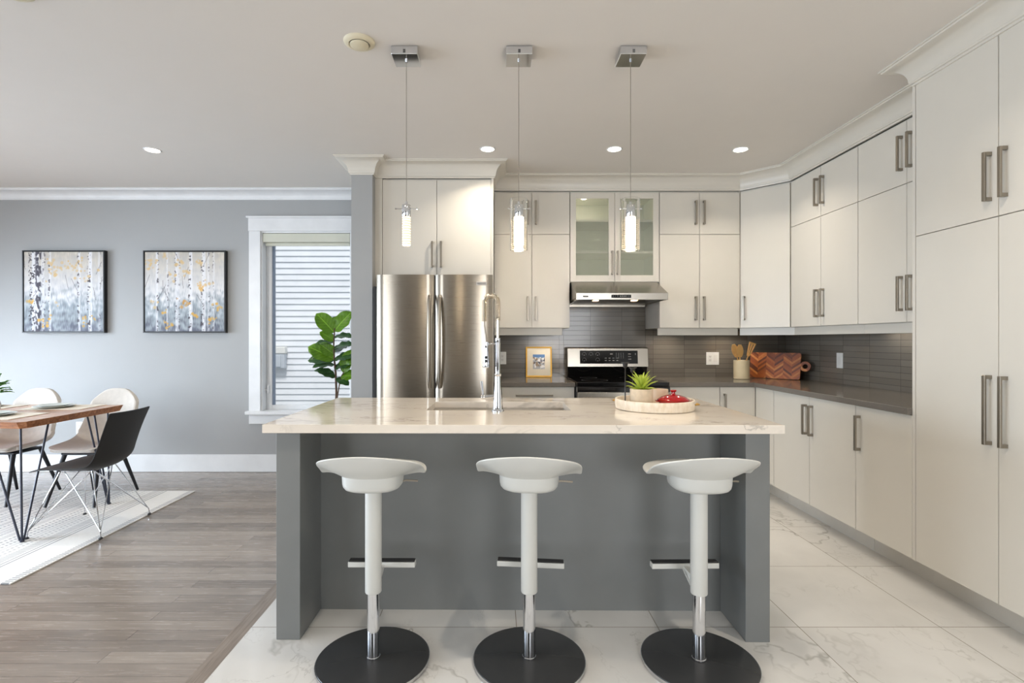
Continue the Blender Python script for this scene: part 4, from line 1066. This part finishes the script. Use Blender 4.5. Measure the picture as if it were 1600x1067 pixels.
def rounded(x0, x1, z0, z1, r, n=5):
    out = []
    for cx, cz_, a0 in ((x1-r, z0+r, -PI/2), (x1-r, z1-r, 0), (x0+r, z1-r, PI/2), (x0+r, z0+r, PI)):
        for i in range(n+1): a = a0+PI/2*i/n; out.append((cx+r*math.cos(a), cz_+r*math.sin(a)))
    return out
m = MB(); cb_prism(m, rounded(0, BL, 0, BH, .018)); m.build('board', 'chevron', cb, auto=30)
m = MB(); n = 24; ci = [(BL+.036+.021*math.cos(2*PI*i/n), BH*.5+.021*math.sin(2*PI*i/n)) for i in range(n)]; co = [(BL+.036+.044*math.cos(2*PI*i/n), BH*.5+.044*math.sin(2*PI*i/n)) for i in range(n)]
co = [(max(x, BL+.0005), z) for x, z in co]
R4 = [[m.bm.verts.new(cbP(x, d, h)) for x, h in pp_] for pp_, d in ((ci, 0), (co, 0), (co, bt), (ci, bt))]
for a, b in ((0, 1), (1, 2), (2, 3), (3, 0)):
    for i in range(n): j = (i+1) % n; m.bm.faces.new((R4[a][i], R4[a][j], R4[b][j], R4[b][i]))
bmesh.ops.recalc_face_normals(m.bm, faces=m.bm.faces[:]); m.build('handle', 'chevron', cb, auto=30)

# outlets and switches
def plate(name, label, F, a, z, w, h, kind, cat, group=None):
    r = thing(name, label, cat, F.P(a, 0, z), 0, group)
    m = MB(); F.box(m, a-w/2, a+w/2, 0, .006, z-h/2, z+h/2, .002, 2); pl = m.build('plate', 'outlet', r, world=True)
    n = 2 if kind == 'double' else 1
    for i in range(n):
        cx = a if n == 1 else a+(i-.5)*.052
        m = MB(); F.box(m, cx-.0165, cx+.0165, .006, .0085, z-.033, z+.033, .001, 1); dv = m.build('socket' if kind == 'outlet' or (kind == 'double' and i == 0) else 'rocker', 'white_plastic', r, world=True)
        if kind == 'outlet' or (kind == 'double' and i == 0):
            m = MB()
            for zz in (-.017, .017):
                F.box(m, cx-.007, cx-.0045, .0085, .0088, z+zz-.002, z+zz+.007); F.box(m, cx+.0045, cx+.007, .0085, .0088, z+zz-.002, z+zz+.007); F.box(m, cx-.002, cx+.002, .0085, .0088, z+zz-.009, z+zz-.006)
            m.build('slot', 'slot', dv, world=True)
FS = Frame((0, 5.066), (1, 0)); FSR = Frame((2.79, 0), (0, -1)); FW = Frame((0, YB), (1, 0))
plate('wall_outlet', 'white wall outlet on the grey backsplash half hidden by the faucet', FS, .055, 1.10, .075, .12, 'outlet', 'outlet')
plate('wall_outlet', 'white double outlet and switch plate on the backsplash beside the range', FS, 2.083, 1.096, .122, .122, 'double', 'outlet')
plate('wall_switch', 'white switch plate on the side wall backsplash beyond the cutting board', FSR, -4.262, 1.108, .076, .124, 'switch', 'switch')
plate('wall_outlet', 'white wall outlet on the dining wall behind the table leg', FW, -4.03, .425, .075, .115, 'outlet', 'outlet')

# ------------------------------------------------------------------ bar stools
def stool_proto():
    r = thing('bar_stool', '', 'bar stool', (0, 0, 0), 0, 'white bar stools at the island')
    R = .222
    m = MB(); m.lathe([(0, .0185), (R-.006, .0185), (R-.003, .0175), (R-.0025, .016), (0, .016)], n=72); m.build('base_pad', 'base_dark', r, auto=40)
    m = MB(); m.lathe([(0, .0005), (R-.002, .0005), (R, .003), (R, .0155), (R-.002, .0158), (0, .0158)], n=72); m.build('base_plate', 'chrome', r, auto=40)
    m = MB(); m.lathe([(.0245, .0188), (.0245, .30), (.0, .30)], n=32); m.lathe([(.0255, .0188), (.0275, .02), (.0275, .024), (.0252, .026)], n=32); m.build('gas_lift', 'chrome', r, auto=40)
    m = MB(); m.lathe([(.026, .276), (.031, .276), (.0325, .279), (.0325, .69), (0, .69)], n=36); m.build('column', 'stool_white', r, auto=40)
    m = MB(); m.box(-.142, .142, .135, .172, .312, .3345, .003, 2); fb = m.build('footrest', 'stool_white', r)
    m = MB(); m.box(-.14, .14, .137, .170, .3347, .340, .002, 1); m.build('footrest_pad', 'rubber', fb)
    m = MB(); m.hexa([(-.011, .028, .272), (.011, .028, .272), (.011, .034, .272), (-.011, .034, .272), (-.011, .028, .325), (.011, .028, .325), (.011, .15, .325), (-.011, .15, .325)])
    m.hexa([(-.011, .03, .272), (.011, .03, .272), (.011, .05, .272), (-.011, .05, .272), (-.011, .11, .313), (.011, .11, .313), (.011, .16, .313), (-.011, .16, .313)]); m.build('footrest_bracket', 'stool_white', fb)
    # seat shell
    A, B = .208, .185
    def surf(u, v):
        th = 2*PI*u; rr = max(v, .0001); c_, s_ = math.cos(th), math.sin(th)
        ex = 2.7
        k = (abs(c_)**ex+abs(s_)**ex)**(-1/ex)
        back = max(0, -s_); front = max(0, s_); side = abs(c_)
        zr = .766 + .090*(back**.7) + .012*front*(1-side)
        zc = .728
        pw = 1.55 + .9*back
        z = zc + (zr-zc)*(rr**pw) - .013*(side**4)*(rr**7) + .010*(side**3)*(rr**2)*(1-rr**4) - .012*front**3*(rr**5)
        return (A*c_*k*rr, B*s_*k*rr*(1.0 if s_ < 0 else 1.05), z)
    m = MB(); m.grid(surf, 56, 14, closed_u=True)
    bmesh.ops.remove_doubles(m.bm, verts=m.bm.verts[:], dist=.0002)
    bmesh.ops.recalc_face_normals(m.bm, faces=m.bm.faces[:])
    if sum(f.normal.z for f in m.bm.faces) < 0: bmesh.ops.reverse_faces(m.bm, faces=m.bm.faces[:])
    bmesh.ops.solidify(m.bm, geom=m.bm.faces[:], thickness=.0095)
    st_ = m.build('seat', 'stool_white', r, smooth=True, auto=80, sub=1)
    m = MB()
    def boss(u, v):
        x, y, z = surf(u, .565)
        k = [1, .985, .96, .90, .80, .5, 0][min(6, round(v*6))]; zz = [z-.005, .716, .704, .695, .690, .6892, .689][min(6, round(v*6))]
        return (x*k, y*k, zz)
    m.grid(boss, 48, 7, closed_u=True)
    bmesh.ops.remove_doubles(m.bm, verts=m.bm.verts[:], dist=.0002); bmesh.ops.recalc_face_normals(m.bm, faces=m.bm.faces[:])
    m.build('seat_boss', 'stool_white', r, auto=60)
    m = MB(); m.tube([(.09, .02, .705), (.125, .025, .712), (.172, .03, .708)], .0042, 8); m.build('lift_lever', 'nickel', r, smooth=True)
    return r
sp = stool_proto()
S = [(-.489, 2.083, -.01, 'white bar stool nearest the dining side of the island'), (.129, 2.083, -.10, 'middle white bar stool at the island, below the sink'), (.798, 2.07, .02, 'white bar stool at the pantry end of the island')]
for i, (x, y, rz, lab) in enumerate(S):
    if i == 0: sp.location = (x, y, 0); sp.rotation_euler = (0, 0, rz); sp['label'] = lab
    else: copy_thing(sp, (x, y, 0), rz, lab)

# ------------------------------------------------------------------ paintings
def birch(seed, trunks, golds, n=200):
    rs = np.random.RandomState(seed); U, Vv = np.meshgrid(np.linspace(0, 1, n), np.linspace(0, 1, n), indexing='ij')
    def sm(a, k):
        for _ in range(k): a = (a+np.roll(a, 1, 0)+np.roll(a, -1, 0)+np.roll(a, 1, 1)+np.roll(a, -1, 1))/5
        return a
    def vs(a, k):
        for _ in range(k): a = (a+np.roll(a, 1, 1)+np.roll(a, -1, 1))/3
        return a
    warm, pale, blue, dark = [np.array(c, float) for c in ((188, 181, 170), (204, 204, 206), (152, 161, 168), (104, 108, 122))]
    wob = sm(rs.randn(n, n), 30); wob /= wob.std()
    st = vs(rs.randn(n, n), 14); st /= st.std()
    v = np.clip(Vv+.05*wob+.04*st, 0, 1)
    im = np.empty((n, n, 3))
    for k in range(3): im[..., k] = np.interp(v, [0, .12, .30, .52, .8, 1], [dark[k], blue[k]*.88, blue[k], pale[k], (pale[k]+warm[k])/2, warm[k]])
    im += (st*4.5)[..., None]+(wob*5)[..., None]
    def blend(mask, col): 
        mask = np.clip(mask, 0, 1)[..., None]; im[:] = im*(1-mask)+np.array(col, float)*mask
    for (u0, w, side, strength) in trunks:
        jit = vs(rs.randn(n, n), 20).mean(0); jit = jit/(abs(jit).max()+1e-6)*.004
        d = (U-(u0+jit[None, :]))/w
        body = np.clip((.5-abs(d))*8, 0, 1)*strength
        blend(body*(.8+.2*np.clip(st, -1, 1)), (222, 222, 226))
        bl = sm(rs.randn(n, n), 4); bl /= bl.std(); b3 = vs(sm(rs.randn(n, n), 6), 10); b3 /= b3.std()
        dk = (np.clip((.5-abs(d-.40*side))*6, 0, 1))*np.clip((bl+.6*b3-.75)*3, 0, 1)*strength
        blend(dk*.85, (58, 53, 60))
        if w > .06: blend(np.clip((.5-abs(d+.45*side))*5, 0, 1)*np.clip((b3+.3)*2, 0, 1)*.85, (50, 47, 58))
    for _ in range(10):     # fine branches
        u, w0 = rs.rand(), rs.rand()*.6+.3; du = rs.uniform(-.12, .12); L = 22
        for i in range(L*3):
            t = i/(L*3); a = int((u+du*t)*(n-1)); b = int((w0+.16*t)*(n-1))
            if 0 <= a < n and 0 <= b < n: im[a, b] = im[a, b]*.5+np.array((80, 76, 78))*.5
    for (gu, gv, gs, col, cnt) in golds:
        for _ in range(cnt):
            a, b = gu+rs.randn()*gs, gv+rs.randn()*gs*.8; r = rs.uniform(.008, .022)
            blend(((U-a)**2+(Vv-b)**2 < r*r)*rs.uniform(.45, .85), col)
    return np.clip(im, 0, 255)
LG, DG = (205, 175, 125), (206, 158, 70)
A1 = birch(11, [(.14, .10, -1, 1), (.235, .045, 1, .6), (.33, .03, -1, .75), (.70, .032, -1, .8), (.84, .05, -1, 1), (.95, .03, 1, .5)],
           [(.30, .88, .04, LG, 6), (.40, .86, .06, LG, 8), (.52, .84, .06, LG, 8), (.36, .76, .05, LG, 7), (.46, .68, .06, LG, 5), (.64, .80, .05, LG, 5), (.70, .88, .04, LG, 8), (.79, .70, .05, LG, 9), (.09, .38, .02, DG, 6), (.22, .15, .03, DG, 4), (.32, .15, .03, DG, 5), (.27, .07, .02, DG, 4), (.75, .17, .03, DG, 5), (.77, .09, .02, DG, 4), (.89, .15, .02, DG, 3), (.37, .34, .02, LG, 3)])
A2 = birch(29, [(.15, .03, 1, .9), (.28, .022, 1, .6), (.40, .032, -1, .85), (.425, .02, 1, .6), (.58, .045, -1, .95), (.745, .05, -1, .95), (.80, .03, 1, .6), (.87, .025, -1, .6)],
           [(.08, .86, .05, LG, 10), (.06, .80, .03, LG, 6), (.27, .96, .03, LG, 4), (.43, .84, .05, LG, 9), (.52, .75, .03, LG, 7), (.67, .86, .03, LG, 8), (.34, .70, .06, LG, 6), (.69, .56, .035, (214, 170, 100), 10), (.82, .60, .04, LG, 5), (.50, .36, .035, (190, 140, 70), 14), (.13, .36, .03, LG, 5), (.24, .22, .03, DG, 4), (.26, .11, .04, DG, 6), (.34, .09, .02, DG, 3), (.91, .31, .03, DG, 6), (.84, .16, .03, DG, 6), (.62, .21, .03, DG, 4)])
def painting(x0, z0, w, h, im, label):
    r = thing('framed_painting', label, 'painting', (x0+w/2, YB, z0), 0, 'birch paintings on the dining wall')
    y0, y1 = YB-.045, YB-.001; f = .009
    m = MB(); m.box(x0, x0+f, y0, y1, z0, z0+h); m.box(x0+w-f, x0+w, y0, y1, z0, z0+h); m.box(x0+f, x0+w-f, y0, y1, z0, z0+f); m.box(x0+f, x0+w-f, y0, y1, z0+h-f, z0+h)
    m.box(x0+f, x0+w-f, y0+.03, y1, z0+f, z0+h-f); m.build('frame', 'black', r, world=True)
    g = .006; L = r.location
    paint_grid(im, lambda u, v: (x0+f+g+(w-2*f-2*g)*u-L.x, y0+.006-L.y, z0+f+g+(h-2*f-2*g)*v-L.z), 'canvas', 'paint', r)
    m = MB(); m.box(x0+f+g, x0+w-f-g, y0+.0065, y0+.03, z0+f+g, z0+h-f-g); m.build('stretcher', 'mat_paper', r, world=True)
painting(-4.554, 1.343, .787, .792, A1, 'square birch painting with a broad white trunk, farther from the window')
painting(-3.393, 1.343, .790, .790, A2, 'square birch painting with slim trunks and amber patch, next to the window')

# ------------------------------------------------------------------ rug and dining table
m = MB(); n = 60
m.box(-3.2, 0, -.84, .84, .0005, .0085, .002, 1)
rugo = m.build('rug', 'rug'); rugo.location = (-2.53, 3.57, 0); tag(rugo, 'white woven rug with grey dashed stripes under the dining table', 'rug')

tb = thing('dining_table', 'live edge wooden dining table with black hairpin legs', 'dining table', (-4.1, 3.79, 0))
tx0, tx1, ty0, ty1, tz0, tz1 = -5.3, -3.02, 3.335, 4.255, .705, .75
m = MB(); N = 60
def wav(x, k): return .012*math.sin(x*3.1+k)+.008*math.sin(x*7.7+2*k)+.004*math.sin(x*17+k)
ringt, ringb = [], []
for i in range(N+1):
    x = tx0+(tx1-tx0)*i/N; e = .03 if i in (0, N) else 0
    ringt.append((x, ty0+wav(x, 0)+e)); ringb.append((x-(.012 if i == N else 0), ty0+.03+wav(x, .4)+e))
for i in range(N, -1, -1):
    x = tx0+(tx1-tx0)*i/N
    ringt.append((x, ty1+wav(x, 2))); ringb.append((x-(.012 if i == N else 0), ty1-.03+wav(x, 2.3)))
vt_ = [m.bm.verts.new((x, y, tz1)) for x, y in ringt]; vb = [m.bm.verts.new((x, y, tz0)) for x, y in ringb]
ft = m.bm.faces.new(vt_); fb_ = m.bm.faces.new(vb[::-1]); k = len(vt_); fs = []
for i in range(k): fs.append(m.bm.faces.new((vt_[i], vb[i], vb[(i+1)%k], vt_[(i+1)%k])))
bmesh.ops.recalc_face_normals(m.bm, faces=m.bm.faces[:])
for f in fs: f.material_index = 1
fb_.material_index = 1
m.build('tabletop', ['tw_top', 'tw_edge'], tb, world=True)
def hairpin(fx, fy, tops):
    m = MB()
    for (x, y) in tops: m.tube([(x, y, tz0), (fx+(x-fx)*.06, fy+(y-fy)*.06, .016), (fx, fy, .0165)], .0065, 8)
    m.lathe([(0, .009), (.012, .009), (.012, .018), (0, .020)], (fx, fy, 0), 12); m.build('leg', 'blue_steel', tb, world=True, smooth=True)
hairpin(-2.975, 3.29, [(-3.075, 3.39), (-3.075, 3.60), (-3.30, 3.39)])
hairpin(-2.99, 4.05, [(-3.09, 4.17), (-3.09, 3.96), (-3.20, 4.17)])
hairpin(-5.32, 3.30, [(-5.2, 3.40), (-5.2, 3.61), (-5.0, 3.40)])
hairpin(-5.32, 4.05, [(-5.2, 4.17), (-5.2, 3.96), (-5.0, 4.17)])

def mat_plate(cx, cy, w, d, rz, label, plates, plate_label):
    o = MB(); o.box(-w/2, w/2, -d/2, d/2, .0004, .004, .001, 1)
    p = o.build('placemat', 'linen'); p.location = (cx, cy, tz1); p.rotation_euler = (0, 0, rz); tag(p, label, 'placemat', 'woven placemats on the dining table')
    for i, (px, py, R) in enumerate(plates):
        q = MB(); q.lathe([(0, 0), (R*.6, 0), (R*.66, .002), (R, .014), (R, .0165), (R*.95, .0155), (R*.62, .005), (0, .005)], n=44)
        po = q.build('plate', 'plate', auto=50); po.location = (px, py, tz1+.0045+i*.0062); tag(po, plate_label[i], 'plate', 'plates on the dining table')
mat_plate(-3.37, 4.08, .46, .30, .05, 'placemat at the table edge in front of the beige chair beside the black chair', [(-3.42, 4.06, .135), (-3.42, 4.06, .105)], ['large pale plate under the salad plate, before the beige chair by the black chair', 'small salad plate stacked on the large plate, before the beige chair by the black chair'])
mat_plate(-3.43, 3.60, .46, .32, 0., 'placemat on the table side nearest the camera', [(-3.47, 3.60, .135), (-3.47, 3.60, .105)], ['large pale plate on the placemat nearest the camera', 'small salad plate on the large plate nearest the camera'])
mat_plate(-3.99, 4.07, .46, .30, 0., 'placemat in front of the beige chair farther from the black chair', [(-4.0, 4.07, .135)], ['pale plate before the beige chair farther from the black chair'])
# vase with leafy stems, mostly beyond the picture edge
vs_ = thing('vase_of_greenery', 'leafy green plant in a vase on the dining table', 'plant', (-3.66, 3.80, tz1+.0003))
m = MB(); m.lathe([(0, 0), (.04, 0), (.05, .02), (.055, .06), (.04, .1), (.03, .12), (.033, .13), (.029, .13), (.026, .12), (0, .11)], n=28); m.build('vase', 'white_plastic', vs_, auto=50)
def leafmesh(base, d, nrm, L, W, curl=.25, fold=.25, thick=.0012):
    d = Vector(d).normalized(); nr = Vector(nrm); nr = (nr-d*nr.dot(d)).normalized(); sd = d.cross(nr); B = Vector(base); m = MB()
    def f(u, v):
        t = v; w = W*(math.sin(PI*(.04+.94*t)**.85)**.62)*(.78+.42*t) if 0 < t < 1 else W*.04
        s_ = (u-.5)*2
        p = B + d*(L*t) - nr*(curl*L*t*t) + sd*(s_*w) + nr*(fold*w*abs(s_)**1.3) + nr*(.012*W/.1*math.sin(t*PI*5+abs(s_)*2)*abs(s_))
        return p
    mm, g, fs = m.grid(f, 9, 11)
    uvl = m.bm.loops.layers.uv.new('UVMap'); m.bm.verts.index_update()
    for fc_ in m.bm.faces:
        for lp in fc_.loops: i_ = lp.vert.index; lp[uvl].uv = ((i_//11)/8, (i_ % 11)/10)
    m.solidify(thick); return m
for i in range(22):
    az = random.uniform(0, 2*PI); el = random.uniform(.1, 1.3); r0 = .03
    b = Vector((.05*math.cos(az)*math.cos(el), .05*math.sin(az)*math.cos(el), .12+.11*math.sin(el)))
    leafmesh(b, (math.cos(az)*math.cos(el), math.sin(az)*math.cos(el), math.sin(el)*.8+.1), (0, 0, 1), .075, .022).build('leaf', 'leaf_mid', vs_, smooth=True)
m = MB()
for i in range(5):
    az = i*1.26; m.tube([(0, 0, .1), (.04*math.cos(az), .04*math.sin(az), .22)], .0025, 6)
m.build('stem', 'leaf_dark', vs_)

# ------------------------------------------------------------------ dining chairs
def shell(profile, nu, nv, thick, name, mat, parent, sub=1, rnd=(0., 0.)):
    """profile stations: (y, z, half width, edge lift, superness); runs front edge -> back top; local chair faces -y"""
    P = profile; K = len(P)
    def interp(v):
        x = v*(K-1); i = min(int(x), K-2); t = x-i
        def cr(a, b, c_, d, t): return .5*((2*b)+(-a+c_)*t+(2*a-5*b+4*c_-d)*t*t+(-a+3*b-3*c_+d)*t**3)
        q = [P[max(i-1, 0)], P[i], P[i+1], P[min(i+2, K-1)]]
        return [cr(q[0][k], q[1][k], q[2][k], q[3][k], t) for k in range(4)]
    m = MB()
    def f(u, v):
        s0 = abs((u-.5)*2)**4; v = min(1, max(0, v - rnd[1]*v**6*(.3*s0+.7*s0**.75) + rnd[0]*(1-v)**6*s0))
        y, z, w, lift = interp(v); y2, z2, _, _ = interp(min(1, v+.01)); y1, z1_, _, _ = interp(max(0, v-.01))
        tn = Vector((0, y2-y1, z2-z1_)).normalized(); nr = Vector((0, -tn.z, tn.y))
        s_ = (u-.5)*2
        p = Vector((s_*w, y, z)) + nr*(lift*abs(s_)**2.2)
        return p
    m.grid(f, nu, nv)
    bmesh.ops.recalc_face_normals(m.bm, faces=m.bm.faces[:])
    if sum(fc_.normal.z for fc_ in m.bm.faces) < 0: bmesh.ops.reverse_faces(m.bm, faces=m.bm.faces[:])
    bmesh.ops.solidify(m.bm, geom=m.bm.faces[:], thickness=thick)
    return m.build(name, mat, parent, auto=80, sub=sub)
def beige_proto():
    r = thing('dining_chair', '', 'chair', (0, 0, 0), 0, 'beige upholstered dining chairs')
    prof = [(-.235, .435, .20, .0), (-.225, .448, .205, .002), (-.19, .456, .212, .006), (-.08, .450, .222, .02), (.05, .440, .225, .045), (.14, .452, .222, .075), (.185, .50, .215, .085), (.205, .57, .205, .075), (.22, .66, .200, .05), (.235, .745, .192, .03), (.247, .81, .182, .018), (.254, .868, .160, .012)]
    shell(prof, 17, 34, .038, 'shell_cushion', 'fabric', r, rnd=(.2, .18))
    m = MB(); m.box(-.15, .15, -.14, .13, .385, .402, .004, 1); m.build('seat_frame', 'black_metal', r)
    for sx in (-1, 1):
        for sy, ty in ((-1, -.12), (1, .11)):
            m = MB(); m.tube([(sx*.13, ty, .395), (sx*.185, sy*.24, .0125)], .017, 14, .010); m.build('leg', 'black_metal', r, smooth=True)
    return r
bp = beige_proto()
bp.location = (-3.215, 4.19, 0); bp['label'] = 'beige upholstered dining chair nearest the black chair'
copy_thing(bp, (-3.88, 4.20, 0), -.02, 'beige upholstered dining chair farther from the black chair')

bc = thing('dining_chair', 'black moulded shell chair with chrome wire legs at the table end', 'chair', (-2.755, 3.575, 0), math.radians(-90))
prof = [(-.245, .425, .215, .0), (-.235, .432, .222, .0), (-.16, .434, .226, .012), (-.04, .42, .226, .03), (.07, .415, .222, .04), (.13, .43, .215, .038), (.165, .475, .200, .03), (.185, .54, .192, .024), (.21, .63, .190, .018), (.24, .72, .194, .014), (.27, .80, .200, .012)]
shell(prof, 15, 34, .009, 'seat_shell', 'shell_black', bc, rnd=(.06, .0))
mounts = [(-.10, -.13), (.10, -.13), (.10, .08), (-.10, .08)]; feet = [(-.235, -.235), (.235, -.235), (.235, .235), (-.235, .235)]
for i in range(4):
    fx, fy = feet[i]; m = MB(); tz = .408
    bend = (fx*.985, fy*.985, .05)
    m.tube([(fx, fy, .012), bend, (mounts[i][0]*1.05, mounts[i][1], tz)], .0037, 8)
    for j in ((i+1) % 4, (i-1) % 4): m.tube([(fx*.985, fy*.985, .055), (mounts[j][0]*.9, mounts[j][1]*.9, tz)], .0033, 8)
    w = m.build('wire_leg', 'chrome', bc, smooth=True)
    m = MB(); m.lathe([(0, .0086), (.012, .0086), (.012, .014), (.007, .02), (0, .02)], (fx, fy, 0), 14); m.build('glide', 'black', w)
m = MB()
for a in range(4):
    p, q = mounts[a], mounts[(a+1) % 4]; m.tube([(p[0], p[1], .408), (q[0], q[1], .408)], .0045, 8)
m.build('mount_frame', 'chrome', bc)

# ------------------------------------------------------------------ fiddle leaf fig
fg = thing('fiddle_leaf_fig', 'fiddle leaf fig plant standing before the window behind the island', 'plant', (-1.46, 4.72, 0))
m = MB(); m.lathe([(0, .0005), (.11, .0005), (.125, .01), (.145, .26), (.142, .27), (.132, .268), (.128, .23), (0, .23)], n=36); m.build('pot', 'white_plastic', fg, auto=45)
m = MB(); m.lathe([(0, .245), (.128, .24), (.127, .2315), (0, .2315)], n=24); m.build('soil', 'soil', fg)
m = MB(); m.tube([(0, 0, .24), (.01, 0, .55), (.016, .01, .80), (.012, 0, .98), (.0, 0, 1.10), (-.006, 0, 1.22), (.0, 0, 1.33), (.004, 0, 1.38)], .012, 10, .005); m.tube([(.02, .0, .72), (.05, -.01, .88), (.075, -.02, .96), (.1, -.02, 1.0)], .006, 8, .004); m.build('trunk', 'bark', fg, smooth=True)
LV = [ # base, direction, normal, L, W, material
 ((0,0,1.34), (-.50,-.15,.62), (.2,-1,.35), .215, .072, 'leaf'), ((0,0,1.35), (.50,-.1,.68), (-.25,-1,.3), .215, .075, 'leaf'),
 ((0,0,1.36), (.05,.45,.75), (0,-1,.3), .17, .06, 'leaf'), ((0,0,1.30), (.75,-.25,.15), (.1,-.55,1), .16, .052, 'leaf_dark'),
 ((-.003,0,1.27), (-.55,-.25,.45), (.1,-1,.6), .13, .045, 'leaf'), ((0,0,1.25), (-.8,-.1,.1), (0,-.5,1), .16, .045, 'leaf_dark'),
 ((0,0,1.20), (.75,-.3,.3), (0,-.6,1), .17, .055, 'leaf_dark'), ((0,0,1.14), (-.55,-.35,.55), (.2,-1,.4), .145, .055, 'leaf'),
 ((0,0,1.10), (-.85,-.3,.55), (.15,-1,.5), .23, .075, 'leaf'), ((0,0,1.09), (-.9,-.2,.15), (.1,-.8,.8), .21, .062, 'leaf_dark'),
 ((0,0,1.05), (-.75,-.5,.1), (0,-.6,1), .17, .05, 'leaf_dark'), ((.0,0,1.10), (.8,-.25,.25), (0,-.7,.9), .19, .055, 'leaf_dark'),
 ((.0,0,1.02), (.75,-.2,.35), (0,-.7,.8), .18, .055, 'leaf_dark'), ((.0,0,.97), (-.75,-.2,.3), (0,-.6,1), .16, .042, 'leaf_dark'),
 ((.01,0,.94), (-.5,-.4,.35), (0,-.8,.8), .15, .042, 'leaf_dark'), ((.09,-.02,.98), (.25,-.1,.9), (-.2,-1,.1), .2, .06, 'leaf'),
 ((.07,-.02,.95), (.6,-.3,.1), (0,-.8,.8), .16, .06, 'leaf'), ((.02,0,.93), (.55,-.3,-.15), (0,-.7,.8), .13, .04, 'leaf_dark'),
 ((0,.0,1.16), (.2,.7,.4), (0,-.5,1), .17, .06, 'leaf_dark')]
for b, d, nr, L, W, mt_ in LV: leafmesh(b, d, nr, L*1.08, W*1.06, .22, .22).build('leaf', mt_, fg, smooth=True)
